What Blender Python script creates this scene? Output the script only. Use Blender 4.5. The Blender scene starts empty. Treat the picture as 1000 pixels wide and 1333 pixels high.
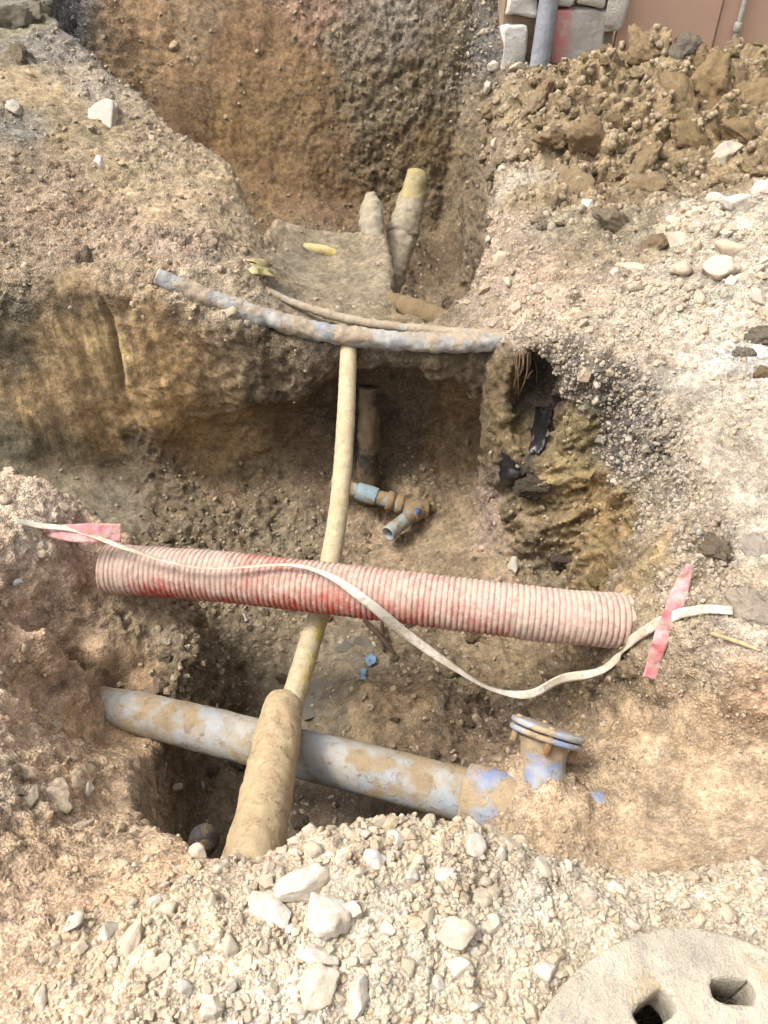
import bpy, bmesh, math, random
import numpy as np
from mathutils import Vector, Matrix
from mathutils.bvhtree import BVHTree

# ------------------------------------------------------------------ camera, sky, sun, exposure
scene = bpy.context.scene
R = math.radians
CAM_H, PITCH, FPX = 1.5, R(42.0), 1007.0          # eye height, tilt below the horizon, focal length in photo pixels
cam_data = bpy.data.cameras.new('camera')
cam_data.sensor_fit = 'VERTICAL'
cam_data.angle = 2 * math.atan(666.5 / FPX)
cam_data.clip_start, cam_data.clip_end = 0.05, 500
cam = bpy.data.objects.new('camera', cam_data)
cam.location = (0, 0, CAM_H)
cam.rotation_euler = (R(90) - PITCH, 0, 0)
scene.collection.objects.link(cam)
scene.camera = cam

SUN_EL, SUN_AZ = 60.0, -100.0                       # azimuth clockwise from +Y (away from the viewer): light from the left
world = bpy.data.worlds.new('World'); scene.world = world; world.use_nodes = True
wn = world.node_tree
sky = wn.nodes.new('ShaderNodeTexSky'); sky.sky_type = 'NISHITA'; sky.sun_disc = False
sky.sun_elevation = R(SUN_EL); sky.sun_rotation = R(SUN_AZ)
sky.air_density = 1.0; sky.dust_density = 6.0; sky.ozone_density = 1.0
hs = wn.nodes.new('ShaderNodeHueSaturation'); hs.inputs['Saturation'].default_value = 0.25
wn.links.new(sky.outputs['Color'], hs.inputs['Color'])
wn.links.new(hs.outputs['Color'], wn.nodes['Background'].inputs['Color'])
wn.nodes['Background'].inputs['Strength'].default_value = 0.15
sun_data = bpy.data.lights.new('sun', 'SUN'); sun_data.energy = 1.3; sun_data.angle = R(12); sun_data.color = (1, .975, .93)
sun = bpy.data.objects.new('sun', sun_data); scene.collection.objects.link(sun)
_sd = Vector((math.sin(R(SUN_AZ)) * math.cos(R(SUN_EL)), math.cos(R(SUN_AZ)) * math.cos(R(SUN_EL)), math.sin(R(SUN_EL))))
sun.rotation_euler = _sd.to_track_quat('Z', 'Y').to_euler(); sun.location = (0, 0, 8)
vs = scene.view_settings
vs.view_transform = 'Standard'; vs.look = 'None'; vs.gamma = 1; vs.use_curve_mapping = False
vs.exposure = 1.0
cy = scene.cycles
cy.max_bounces = 5; cy.diffuse_bounces = 3; cy.glossy_bounces = 2; cy.transmission_bounces = 2; cy.volume_bounces = 0
cy.use_adaptive_sampling = True; cy.adaptive_threshold = .04; cy.use_denoising = True; cy.caustics_reflective = False; cy.caustics_refractive = False

rng = np.random.default_rng(7); random.seed(7)
C = scene.collection

# ------------------------------------------------------------------ helpers
def ray(u, v):
    c, s = math.cos(PITCH), math.sin(PITCH)
    a, b = (u - 500) / FPX, -(v - 666.5) / FPX
    return np.array([a, c + b * s, -s + b * c])
def W(u, v, z):                                    # a place given by its direction and its height
    d = ray(u, v); t = (z - CAM_H) / d[2]
    return np.array([0, 0, CAM_H]) + d * t
def WD(u, v, y):                                   # a place given by its direction and its distance along the ground
    d = ray(u, v); t = y / d[1]
    return np.array([0, 0, CAM_H]) + d * t
def lin(h, k=1.0):
    c = np.array([int(h[i:i + 2], 16) / 255 for i in (0, 2, 4)])
    return np.where(c < .04045, c / 12.92, ((c + .055) / 1.055) ** 2.4) * k

def _hash(ix, iy, iz, seed):
    h = (ix.astype(np.int64) * 73856093) ^ (iy.astype(np.int64) * 19349663) ^ (iz.astype(np.int64) * 83492791) ^ (seed * 2654435761)
    h = h & 0xffffffff
    h = ((h >> 16) ^ h) * 0x45d9f3b & 0xffffffff
    h = ((h >> 16) ^ h) * 0x45d9f3b & 0xffffffff
    return ((h >> 16) ^ h) & 0xffffffff
def perlin(p, seed=0):                             # (n,3) -> (n,) in about -0.7..0.7
    i = np.floor(p).astype(np.int64); f = p - i
    w = f * f * f * (f * (f * 6 - 15) + 10)
    out = np.zeros(len(p))
    for dx in (0, 1):
        wx = w[:, 0] if dx else 1 - w[:, 0]
        for dy in (0, 1):
            wy = w[:, 1] if dy else 1 - w[:, 1]
            for dz in (0, 1):
                wz = w[:, 2] if dz else 1 - w[:, 2]
                h = _hash(i[:, 0] + dx, i[:, 1] + dy, i[:, 2] + dz, seed)
                gx = (h & 1023) / 511.5 - 1; gy = ((h >> 10) & 1023) / 511.5 - 1; gz = ((h >> 20) & 1023) / 511.5 - 1
                out += wx * wy * wz * (gx * (f[:, 0] - dx) + gy * (f[:, 1] - dy) + gz * (f[:, 2] - dz))
    return out
def fbm(p, freq, octs=4, seed=0, gain=.5, ridge=False):
    s, a = 0, 1.0
    for o in range(octs):
        n = perlin(p * freq + o * 17.3, seed + o)
        s = s + a * ((1 - 2.2 * np.abs(n)) - .5 if ridge else n)
        a *= gain; freq *= 2.03
    return s
def worley(p, seed=0):                             # F1, F2 and the id of the nearest cell
    i = np.floor(p).astype(np.int64)
    f1 = np.full(len(p), 9.); f2 = np.full(len(p), 9.); cid = np.zeros(len(p), np.int64); off = np.zeros_like(p)
    for dx in (-1, 0, 1):
        for dy in (-1, 0, 1):
            for dz in (-1, 0, 1):
                c = i + (dx, dy, dz)
                h = _hash(c[:, 0], c[:, 1], c[:, 2], seed)
                q = c + np.stack([(h & 1023), ((h >> 10) & 1023), ((h >> 20) & 1023)], 1) / 1023.
                d = np.sqrt(((q - p) ** 2).sum(1))
                m = d < f1
                f2 = np.where(m, f1, np.minimum(f2, d)); cid = np.where(m, h, cid); f1 = np.where(m, d, f1); off[m] = (p - q)[m]
    t = np.stack([(cid >> 3) & 255, (cid >> 12) & 255, (cid >> 19) & 255], 1) / 127.5 - 1
    return f1, f2, cid, (off * t).sum(1)          # last: height on a randomly tilted facet per cell
def smoothstep(a, b, x):
    t = np.clip((x - a) / (b - a), 0, 1); return t * t * (3 - 2 * t)
class RBF:                                         # linear-kernel interpolation through scattered (x, y, value)
    def __init__(self, pts):
        pts = np.array(pts, float); self.c = pts[:, :2]; n = len(pts)
        d = np.sqrt(((self.c[:, None] - self.c[None]) ** 2).sum(2) + 1e-4)
        A = np.zeros((n + 1, n + 1)); A[:n, :n] = d; A[:n, n] = 1; A[n, :n] = 1
        self.w = np.linalg.solve(A, np.append(pts[:, 2], 0))
    def __call__(self, x, y):
        s = np.full(np.shape(x), self.w[-1])
        for (a, b), w in zip(self.c, self.w[:-1]): s = s + w * np.sqrt((x - a) ** 2 + (y - b) ** 2 + 1e-4)
        return s
def poly_sd(poly, x, y):                           # signed distance, negative inside
    P = np.array(poly); n = len(P); d = np.full(np.shape(x), 1e9); inside = np.zeros(np.shape(x), bool)
    for k in range(n):
        a, b = P[k], P[(k + 1) % n]; e = b - a
        t = np.clip(((x - a[0]) * e[0] + (y - a[1]) * e[1]) / (e @ e), 0, 1)
        d = np.minimum(d, np.hypot(x - a[0] - t * e[0], y - a[1] - t * e[1]))
        cr = (a[1] > y) != (b[1] > y)
        xi = a[0] + (y - a[1]) / (e[1] if abs(e[1]) > 1e-9 else 1e-9) * e[0]
        inside ^= cr & (x < xi)
    return np.where(inside, -d, d)
def smax(a, b, k): h = np.maximum(k - np.abs(a - b), 0) / k; return np.maximum(a, b) + h * h * k * .25
def smin(a, b, k): return -smax(-a, -b, k)

def np_mesh(name, V, Q):                           # Q: (n,4) or (n,3)
    me = bpy.data.meshes.new(name); V = np.asarray(V, np.float32); Q = np.asarray(Q, np.int32)
    k = Q.shape[1]
    me.vertices.add(len(V)); me.vertices.foreach_set('co', V.ravel())
    me.loops.add(Q.size); me.loops.foreach_set('vertex_index', Q.ravel())
    me.polygons.add(len(Q)); me.polygons.foreach_set('loop_start', np.arange(0, Q.size, k, dtype=np.int32))
    try: me.polygons.foreach_set('loop_total', np.full(len(Q), k, np.int32))
    except Exception: pass
    me.update(calc_edges=True)
    return me
def set_attr(me, name, arr, kind='FLOAT'):
    if kind == 'COLOR':
        a = me.color_attributes.new(name, 'FLOAT_COLOR', 'POINT'); arr = np.concatenate([arr, np.ones((len(arr), 1))], 1)
        a.data.foreach_set('color', arr.astype(np.float32).ravel())
    else:
        a = me.attributes.new(name, 'FLOAT', 'POINT'); a.data.foreach_set('value', arr.astype(np.float32))
def smooth(me, on=True): me.polygons.foreach_set('use_smooth', np.full(len(me.polygons), on)); me.update()
def obj(name, me, mat=None, parent=None, loc=(0, 0, 0)):
    o = bpy.data.objects.new(name, me); C.objects.link(o); o.location = loc
    if mat is not None and me is not None and not me.materials: me.materials.append(mat)
    if parent is not None: o.parent = parent
    return o
def tag(o, label=None, cat=None, group=None, kind=None):
    for k, v in (('label', label), ('category', cat), ('group', group), ('kind', kind)):
        if v: o[k] = v
    return o
def empty(name, loc, label, cat, group=None):
    o = bpy.data.objects.new(name, None); C.objects.link(o); o.location = tuple(loc); o.empty_display_size = .1
    return tag(o, label, cat, group)

# ------------------------------------------------------------------ node helpers
class NT:
    def __init__(self, name):
        self.m = bpy.data.materials.new(name); self.m.use_nodes = True
        self.t = self.m.node_tree; self.b = self.t.nodes['Principled BSDF']; self.out = self.t.nodes['Material Output']
    def n(self, typ, **kw):
        o = self.t.nodes.new('ShaderNode' + typ)
        for k, v in kw.items():
            if k in o.inputs: self.put(o.inputs[k], v)
            else: setattr(o, k, v)
        return o
    def put(self, sock, v):
        if hasattr(v, 'is_output') or isinstance(v, bpy.types.NodeSocket): self.t.links.new(v, sock)
        else: sock.default_value = v
    def math(self, op, a, b=0.0, c=None, clamp=False):
        o = self.n('Math', operation=op, use_clamp=clamp); self.put(o.inputs[0], a); self.put(o.inputs[1], b)
        if c is not None: self.put(o.inputs[2], c)
        return o.outputs[0]
    def mix(self, f, a, b, mode='MIX'):
        o = self.n('Mix', data_type='RGBA', blend_type=mode)
        self.put(o.inputs[0], f); self.put(o.inputs[6], a if not isinstance(a, (tuple, list, np.ndarray)) else tuple(a)[:3] + (1,))
        self.put(o.inputs[7], b if not isinstance(b, (tuple, list, np.ndarray)) else tuple(b)[:3] + (1,)); return o.outputs[2]
    def noise(self, scale, detail=4, rough=.55, vec=None, dist=0.0):
        o = self.n('TexNoise'); o.inputs['Scale'].default_value = scale; o.inputs['Detail'].default_value = detail
        o.inputs['Roughness'].default_value = rough; o.inputs['Distortion'].default_value = dist
        if vec is not None: self.put(o.inputs['Vector'], vec)
        return o.outputs['Fac']
    def voro(self, scale, feature='F1', vec=None, out='Distance', rnd=1.0):
        o = self.n('TexVoronoi', feature=feature); o.inputs['Scale'].default_value = scale; o.inputs['Randomness'].default_value = rnd
        if vec is not None: self.put(o.inputs['Vector'], vec)
        return o.outputs[out]
    def ramp(self, x, lo, hi, a=0.0, b=1.0):
        o = self.n('MapRange', interpolation_type='SMOOTHSTEP'); self.put(o.inputs[0], x)
        for i, v in zip((1, 2, 3, 4), (lo, hi, a, b)): o.inputs[i].default_value = v
        return o.outputs[0]
    def attr(self, name, out='Fac'): return self.n('Attribute', attribute_name=name).outputs[out]
    def coords(self, which='Object'): return self.n('TexCoord').outputs[which]
    def bump(self, h, dist, strength=1.0, normal=None):
        o = self.n('Bump'); self.put(o.inputs['Height'], h); o.inputs['Distance'].default_value = dist
        o.inputs['Strength'].default_value = strength
        if normal is not None: self.put(o.inputs['Normal'], normal)
        return o.outputs[0]
    def done(self, color=None, rough=.9, normal=None, spec=.3, metal=0):
        if color is not None: self.put(self.b.inputs['Base Color'], color if isinstance(color, bpy.types.NodeSocket) else tuple(color)[:3] + (1,))
        self.put(self.b.inputs['Roughness'], rough); self.put(self.b.inputs['Specular IOR Level'], spec); self.b.inputs['Metallic'].default_value = metal
        if normal is not None: self.put(self.b.inputs['Normal'], normal)
        return self.m

# ------------------------------------------------------------------ the dug ground
# upper surface (before digging), as points x, y, z
UP = [W(u, v, z) for u, v, z in [
    # foreground rubble heap
    (0, 1333, .03), (150, 1333, .05), (300, 1333, .06), (500, 1333, .06), (700, 1333, .04), (0, 1240, .0), (150, 1230, .02), (300, 1200, .06),
    (420, 1120, .06), (430, 1068, .05), (520, 1080, .055), (500, 1200, .09), (620, 1098, .03), (640, 1200, .07), (720, 1112, .01), (800, 1135, .0), (820, 1180, .03), (930, 1165, .02), (1000, 1172, .02),
    (350, 1095, .0), (280, 1112, -.03), (200, 1130, -.08), (120, 1130, -.10),
    # left bank
    (0, 1120, -.06), (0, 1000, -.12), (0, 900, -.15), (0, 800, -.15), (0, 720, -.13), (0, 660, -.10), (40, 675, -.14), (70, 720, -.24), (105, 735, -.36), (120, 775, -.42),
    (60, 820, -.25), (130, 850, -.50), (60, 900, -.42), (100, 900, -.66), (150, 905, -.68), (85, 960, -.50), (135, 970, -.66), (70, 1030, -.26), (150, 1050, -.36),
    # bank left of the back pit
    (0, 372, .06), (110, 368, .04), (220, 385, -.02), (310, 400, -.08), (0, 280, .18), (100, 300, .10), (200, 300, .10), (280, 300, .04), (330, 350, -.04),
    (0, 180, .32), (80, 190, .26), (160, 200, .22), (250, 220, .14), (300, 240, .08), (0, 80, .5), (80, 90, .42), (140, 120, .36), (220, 180, .2),
    # bridge of soil with the cables
    (370, 420, -.17), (450, 440, -.22), (550, 450, -.24), (640, 446, -.16), (370, 360, -.22), (430, 380, -.25), (490, 390, -.26), (430, 330, -.24), (480, 340, -.23), (360, 325, -.2), (560, 415, -.27), (600, 420, -.2),
    # right bank and rubble
    (660, 440, -.06), (720, 450, -.02), (820, 480, .0), (900, 540, .02), (950, 600, .02), (920, 680, .0), (1000, 640, .03), (1000, 500, .08), (1000, 740, .02), (940, 760, -.06), (1000, 800, -.02),
    (700, 380, .02), (800, 400, .05), (900, 400, .10), (1000, 400, .16), (650, 330, .0), (720, 310, .07), (800, 330, .12), (900, 310, .2), (1000, 300, .30), (960, 270, .30), (650, 240, .02)]]
UP += [WD(u, v, y) for u, v, y in [
    # clay heap: up its face to the crest, then down behind
    (660, 190, 4.75), (720, 240, 4.1), (800, 260, 3.95), (900, 230, 4.1), (1000, 190, 4.2), (700, 160, 4.7), (800, 170, 4.45), (900, 150, 4.55), (1000, 120, 4.6), (660, 125, 5.1),
    (700, 105, 5.1), (760, 80, 5.05), (840, 50, 5.1), (900, 75, 5.0), (1000, 60, 5.0), (740, 95, 5.1)]]
UP += [(1.3, 5.7, .25), (2.0, 5.7, .25), (3.0, 5.7, .3), (.9, 5.8, .27), (3.2, 4.6, .4), (3.4, 3.4, .35), (2.6, 2.4, .2), (2.2, 1.5, .08), (2, .6, .05), (1.8, -.6, .03), (.6, -.6, .04), (0, -.6, .05), (-1, -.6, .02),
       (-2, -.5, 0), (-1.9, .8, -.1), (-2.0, 1.7, -.1), (-2.5, 3.2, .1), (-2.6, 4.2, .35), (-3.0, 5.4, .6), (-3.6, 3, .1), (-4, 1, -.05), (-4.2, 5, .5), (4.2, 1, .1), (4.2, 4, .5),
       (-1.9, 6.4, .72), (-.9, 6.4, .8), (0, 6.3, .8), (.6, 6.3, .7), (.8, 6.1, .45), (-3, 7, .9), (0, 7.5, 1.0), (-1.5, 7.5, 1.0), (3, 7.5, .4), (1.5, 7.5, .5), (-4.3, 8.3, .9), (0, 8.4, 1.0), (4.3, 8.3, .4), (-2.2, 5.6, .55),
       (.5, .18, .0), (.3, .3, .03), (.75, .45, .01)]
U_F = RBF(UP)
MAIN = [(-.32, .69), (-.12, .735), (.04, .72), (.16, .70), (.28, .68), (.47, .655), (.80, .63), (1.25, .70), (1.42, .95), (1.20, 1.14), (.95, 1.24), (.83, 1.42), (.80, 1.6), (.93, 1.78), (1.04, 2.12), (.94, 2.45), (.62, 2.60), (.50, 2.80),
        (.45, 2.93), (.15, 2.96), (-.16, 2.96), (-.5, 3.0), (-.82, 3.05), (-1.3, 3.07), (-1.8, 3.05), (-2.5, 2.9), (-2.7, 2.5), (-2.2, 2.2), (-1.6, 2.02), (-1.22, 1.93), (-.98, 1.86), (-.85, 1.72), (-.88, 1.5), (-.86, 1.28), (-.74, 1.05), (-.60, .84), (-.47, .73)]
FAR = [(-.60, 3.72), (-.56, 4.10), (-.30, 4.12), (.0, 4.10), (.03, 3.75), (.06, 3.42), (.22, 3.34), (.36, 3.36), (.50, 3.6), (.58, 4.2), (.66, 4.9), (.76, 5.75), (.55, 6.0), (0, 6.0), (-.9, 6.02), (-1.7, 6.05), (-2.0, 5.9), (-1.72, 5.4), (-1.18, 4.65), (-.84, 4.37)]
FL = [(0, 2.9, -1.16), (-.6, 2.9, -1.14), (-1.2, 2.8, -1.02), (-1.6, 2.75, -.86), (-2.0, 2.7, -.66), (-2.5, 2.5, -.4), (-1.5, 2.2, -.9), (0, 2.2, -1.10), (-.6, 2.1, -1.12), (-.5, 1.4, -1.08), (-.45, .9, -1.0), (-.1, 1.0, -.98), (-.22, 1.5, -1.04), (-.05, 1.9, -.98), (.0, 1.62, -.84), (.06, 1.36, -.80), (.5, 2.5, -1.06), (.75, 2.1, -.98), (.4, 1.7, -.98), (.7, 1.65, -.86),
      (.10, .8, -.78), (.12, 1.05, -.72), (.25, 1.35, -.84), (.5, 1.42, -.82), (.72, 1.45, -.7), (.24, .95, -.56), (.42, 1.12, -.405), (.30, .82, -.455), (.36, .92, -.40), (.40, 1.0, -.385), (.34, 1.04, -.43), (.55, .85, -.43), (.58, 1.05, -.44), (.75, 1.22, -.46), (.9, 1.0, -.38), (1.1, .9, -.32), (1.2, 1.05, -.24), (.8, .75, -.36), (.9, 1.35, -.38), (1.35, .85, -.2), (.45, .72, -.45)]
FL2 = [(-.3, 4.3, -.75), (-.8, 4.8, -.66), (-1.4, 5.4, -.45), (.1, 4.6, -.85), (.2, 4.0, -1.05), (.3, 3.6, -1.0), (.4, 4.3, -1.05), (.5, 5.2, -.85), (0, 5.4, -.72), (-.8, 5.6, -.58)]
F1_F, F2_F = RBF(FL), RBF(FL2)

def axis(*segs):
    out = [segs[0][0]]
    for a, b, h in segs:
        n = max(1, int(round((b - a) / h))); out += list(np.linspace(a, b, n + 1)[1:])
    return np.array(out, np.float32)
HC = .0100
gx = axis((-4.5, -2.2, .045), (-2.2, -1.35, .022), (-1.35, 1.35, HC), (1.35, 2.4, .022), (2.4, 4.5, .045))
gy = axis((-.7, .05, .03), (.05, 3.1, HC), (3.1, 5.2, .0155), (5.2, 6.3, .02), (6.3, 8.5, .05))
gz = axis((-1.36, .35, .013), (.35, 1.25, .022))
X2, Y2 = np.meshgrid(gx, gy, indexing='ij')
P2 = np.stack([X2.ravel(), Y2.ravel(), np.zeros(X2.size)], 1).astype(float)
sh = X2.shape
n_lo = fbm(P2, 1.7, 3, 3).reshape(sh); n_hi = fbm(P2, 6.5, 3, 9).reshape(sh)
U2 = U_F(X2, Y2) + .025 * n_lo + .022 * n_hi
F2a = F1_F(X2, Y2) + .05 * n_lo + .03 * n_hi
F2b = F2_F(X2, Y2) + .05 * n_lo + .04 * n_hi
wob = fbm(P2 + 5, 2.6, 2, 21).reshape(sh) * .07 + fbm(P2 + 8, 9, 2, 33).reshape(sh) * .014
Dm = poly_sd(MAIN, X2, Y2) + wob
Df = poly_sd(FAR, X2, Y2) + wob
BATm = RBF([(.95, 2.2, .34), (.9, 1.7, .28), (.6, 2.7, .05), (0, 3, -.03), (-.8, 3, .02), (-1.4, 3, .10), (-2.2, 2.8, .5), (-2.2, 2.2, .5), (-1.2, 1.9, .45), (-.8, 1.6, .35), (-.75, 1.1, .12), (-.5, .7, .1), (0, .7, -.12), (.3, .7, .1), (1.2, .7, .8), (1.3, 1, .8), (.95, 1.3, .35)])(X2, Y2)
BATf = RBF([(.6, 4.5, .0), (.4, 3.5, .0), (0, 6, .55), (-1, 6, .5), (-1.8, 5.6, .4), (-.9, 4.4, .2), (-.3, 4.1, .15), (.7, 5.7, .3)])(X2, Y2)
MH = (.515, .185, .33)                               # manhole: centre and cover radius
Dman = np.hypot(X2 - MH[0], Y2 - MH[1]) - .27
CAVES = [((.62, 2.62, -.28), (.13, .22, .24)), ((.60, 2.52, -.55), (.05, .10, .16)), ((.05, 3.04, -.55), (.38, .20, .20)), ((.33, 3.04, -.80), (.30, .20, .24)), ((-.25, 3.04, -.80), (.40, .17, .26)), ((-.7, 3.06, -.85), (.30, .10, .22)), ((.0, .62, -.62), (.34, .20, .34)), ((-.30, .70, -.75), (.25, .22, .24)), ((.62, 2.2, -.98), (.10, .1, .07)),
         ((.30, 4.15, -.75), (.20, .3, .22)), ((1.42, 4.22, .34), (.07, .1, .05))]

f = None
zz = gz[None, None, :]
def chunk(i0, i1):
    U, Fa, Fb, dm, df = (a[i0:i1, :, None].astype(np.float32) for a in (U2, F2a, F2b, Dm, Df))
    g = (zz - U) * .8
    pm = smin(-(dm - BATm[i0:i1, :, None].astype(np.float32) * (zz - .05)), (zz - Fa), .16)
    pf = smin(-(df - BATf[i0:i1, :, None].astype(np.float32) * (zz - .1)), (zz - Fb), .12)
    a = smax(g, smax(pm, pf, .015), .05)
    man = np.minimum(-Dman[i0:i1, :, None].astype(np.float32), zz + .75)
    a = np.maximum(a, man)
    xs, ys = X2[i0:i1, :, None], Y2[i0:i1, :, None]
    for c, r in CAVES:
        if gx[i1 - 1] < c[0] - r[0] - .1 or gx[i0] > c[0] + r[0] + .1: continue
        q = np.sqrt(((xs - c[0]) / r[0]) ** 2 + ((ys - c[1]) / r[1]) ** 2 + ((zz - c[2]) / r[2]) ** 2)
        a = smax(a, ((1 - q) * min(r)).astype(np.float32), .10 if c[1] > 2.95 and c[1] < 3.2 else .03)
    return a.astype(np.float32)
f = np.concatenate([chunk(i, min(i + 64, len(gx))) for i in range(0, len(gx), 64)], 0)

def surface_nets(f):
    s = f > 0
    nx, ny, nz = f.shape
    cell = np.zeros((nx - 1, ny - 1, nz - 1), np.int8)
    for dx in (0, 1):
        for dy in (0, 1):
            for dz in (0, 1): cell += s[dx:nx - 1 + dx, dy:ny - 1 + dy, dz:nz - 1 + dz]
    act = np.nonzero((cell > 0) & (cell < 8)); del cell
    idx = np.full((nx - 1, ny - 1, nz - 1), -1, np.int32); idx[act] = np.arange(len(act[0]))
    I = np.stack(act, 1); acc = np.zeros((len(I), 3)); cnt = np.zeros(len(I))
    corners = [(0, 0, 0), (1, 0, 0), (0, 1, 0), (1, 1, 0), (0, 0, 1), (1, 0, 1), (0, 1, 1), (1, 1, 1)]
    val = {c: f[I[:, 0] + c[0], I[:, 1] + c[1], I[:, 2] + c[2]].astype(float) for c in corners}
    for a in corners:
        for ax in range(3):
            if a[ax]: continue
            b = list(a); b[ax] = 1; b = tuple(b)
            va, vb = val[a], val[b]; m = (va > 0) != (vb > 0)
            t = np.where(m, va / np.where(m, va - vb, 1), 0)
            p = np.tile(np.array(a, float), (len(I), 1)); p[:, ax] += t
            acc[m] += p[m]; cnt[m] += 1
    loc = I + acc / cnt[:, None]
    V = np.stack([np.interp(loc[:, k], np.arange(len(g)), g) for k, g in enumerate((gx, gy, gz))], 1)
    quads = []
    for ax in range(3):
        sl0 = [slice(None)] * 3; sl1 = [slice(None)] * 3; sl0[ax] = slice(0, -1); sl1[ax] = slice(1, None)
        a, b = s[tuple(sl0)], s[tuple(sl1)]
        e = np.stack(np.nonzero(a != b), 1)
        o1, o2 = [(1, 2), (2, 0), (0, 1)][ax]
        e = e[(e[:, o1] > 0) & (e[:, o2] > 0) & (e[:, o1] < f.shape[o1] - 1) & (e[:, o2] < f.shape[o2] - 1)]
        fl = a[e[:, 0], e[:, 1], e[:, 2]]
        def at(d1, d2):
            q = e.copy(); q[:, o1] += d1; q[:, o2] += d2; return idx[q[:, 0], q[:, 1], q[:, 2]]
        q = np.stack([at(-1, -1), at(0, -1), at(0, 0), at(-1, 0)], 1)
        q[fl] = q[fl][:, ::-1]
        quads.append(q)
    return V, np.concatenate(quads)
TV, TQ = surface_nets(f)
del f
def vnormals(V, Q):
    n = np.cross(V[Q[:, 2]] - V[Q[:, 0]], V[Q[:, 3]] - V[Q[:, 1]])
    N = np.zeros_like(V)
    for k in range(4):
        for c in range(3): N[:, c] += np.bincount(Q[:, k], n[:, c], len(V))
    return N / (np.linalg.norm(N, axis=1, keepdims=True) + 1e-12)
TN = vnormals(TV, TQ)
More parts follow.
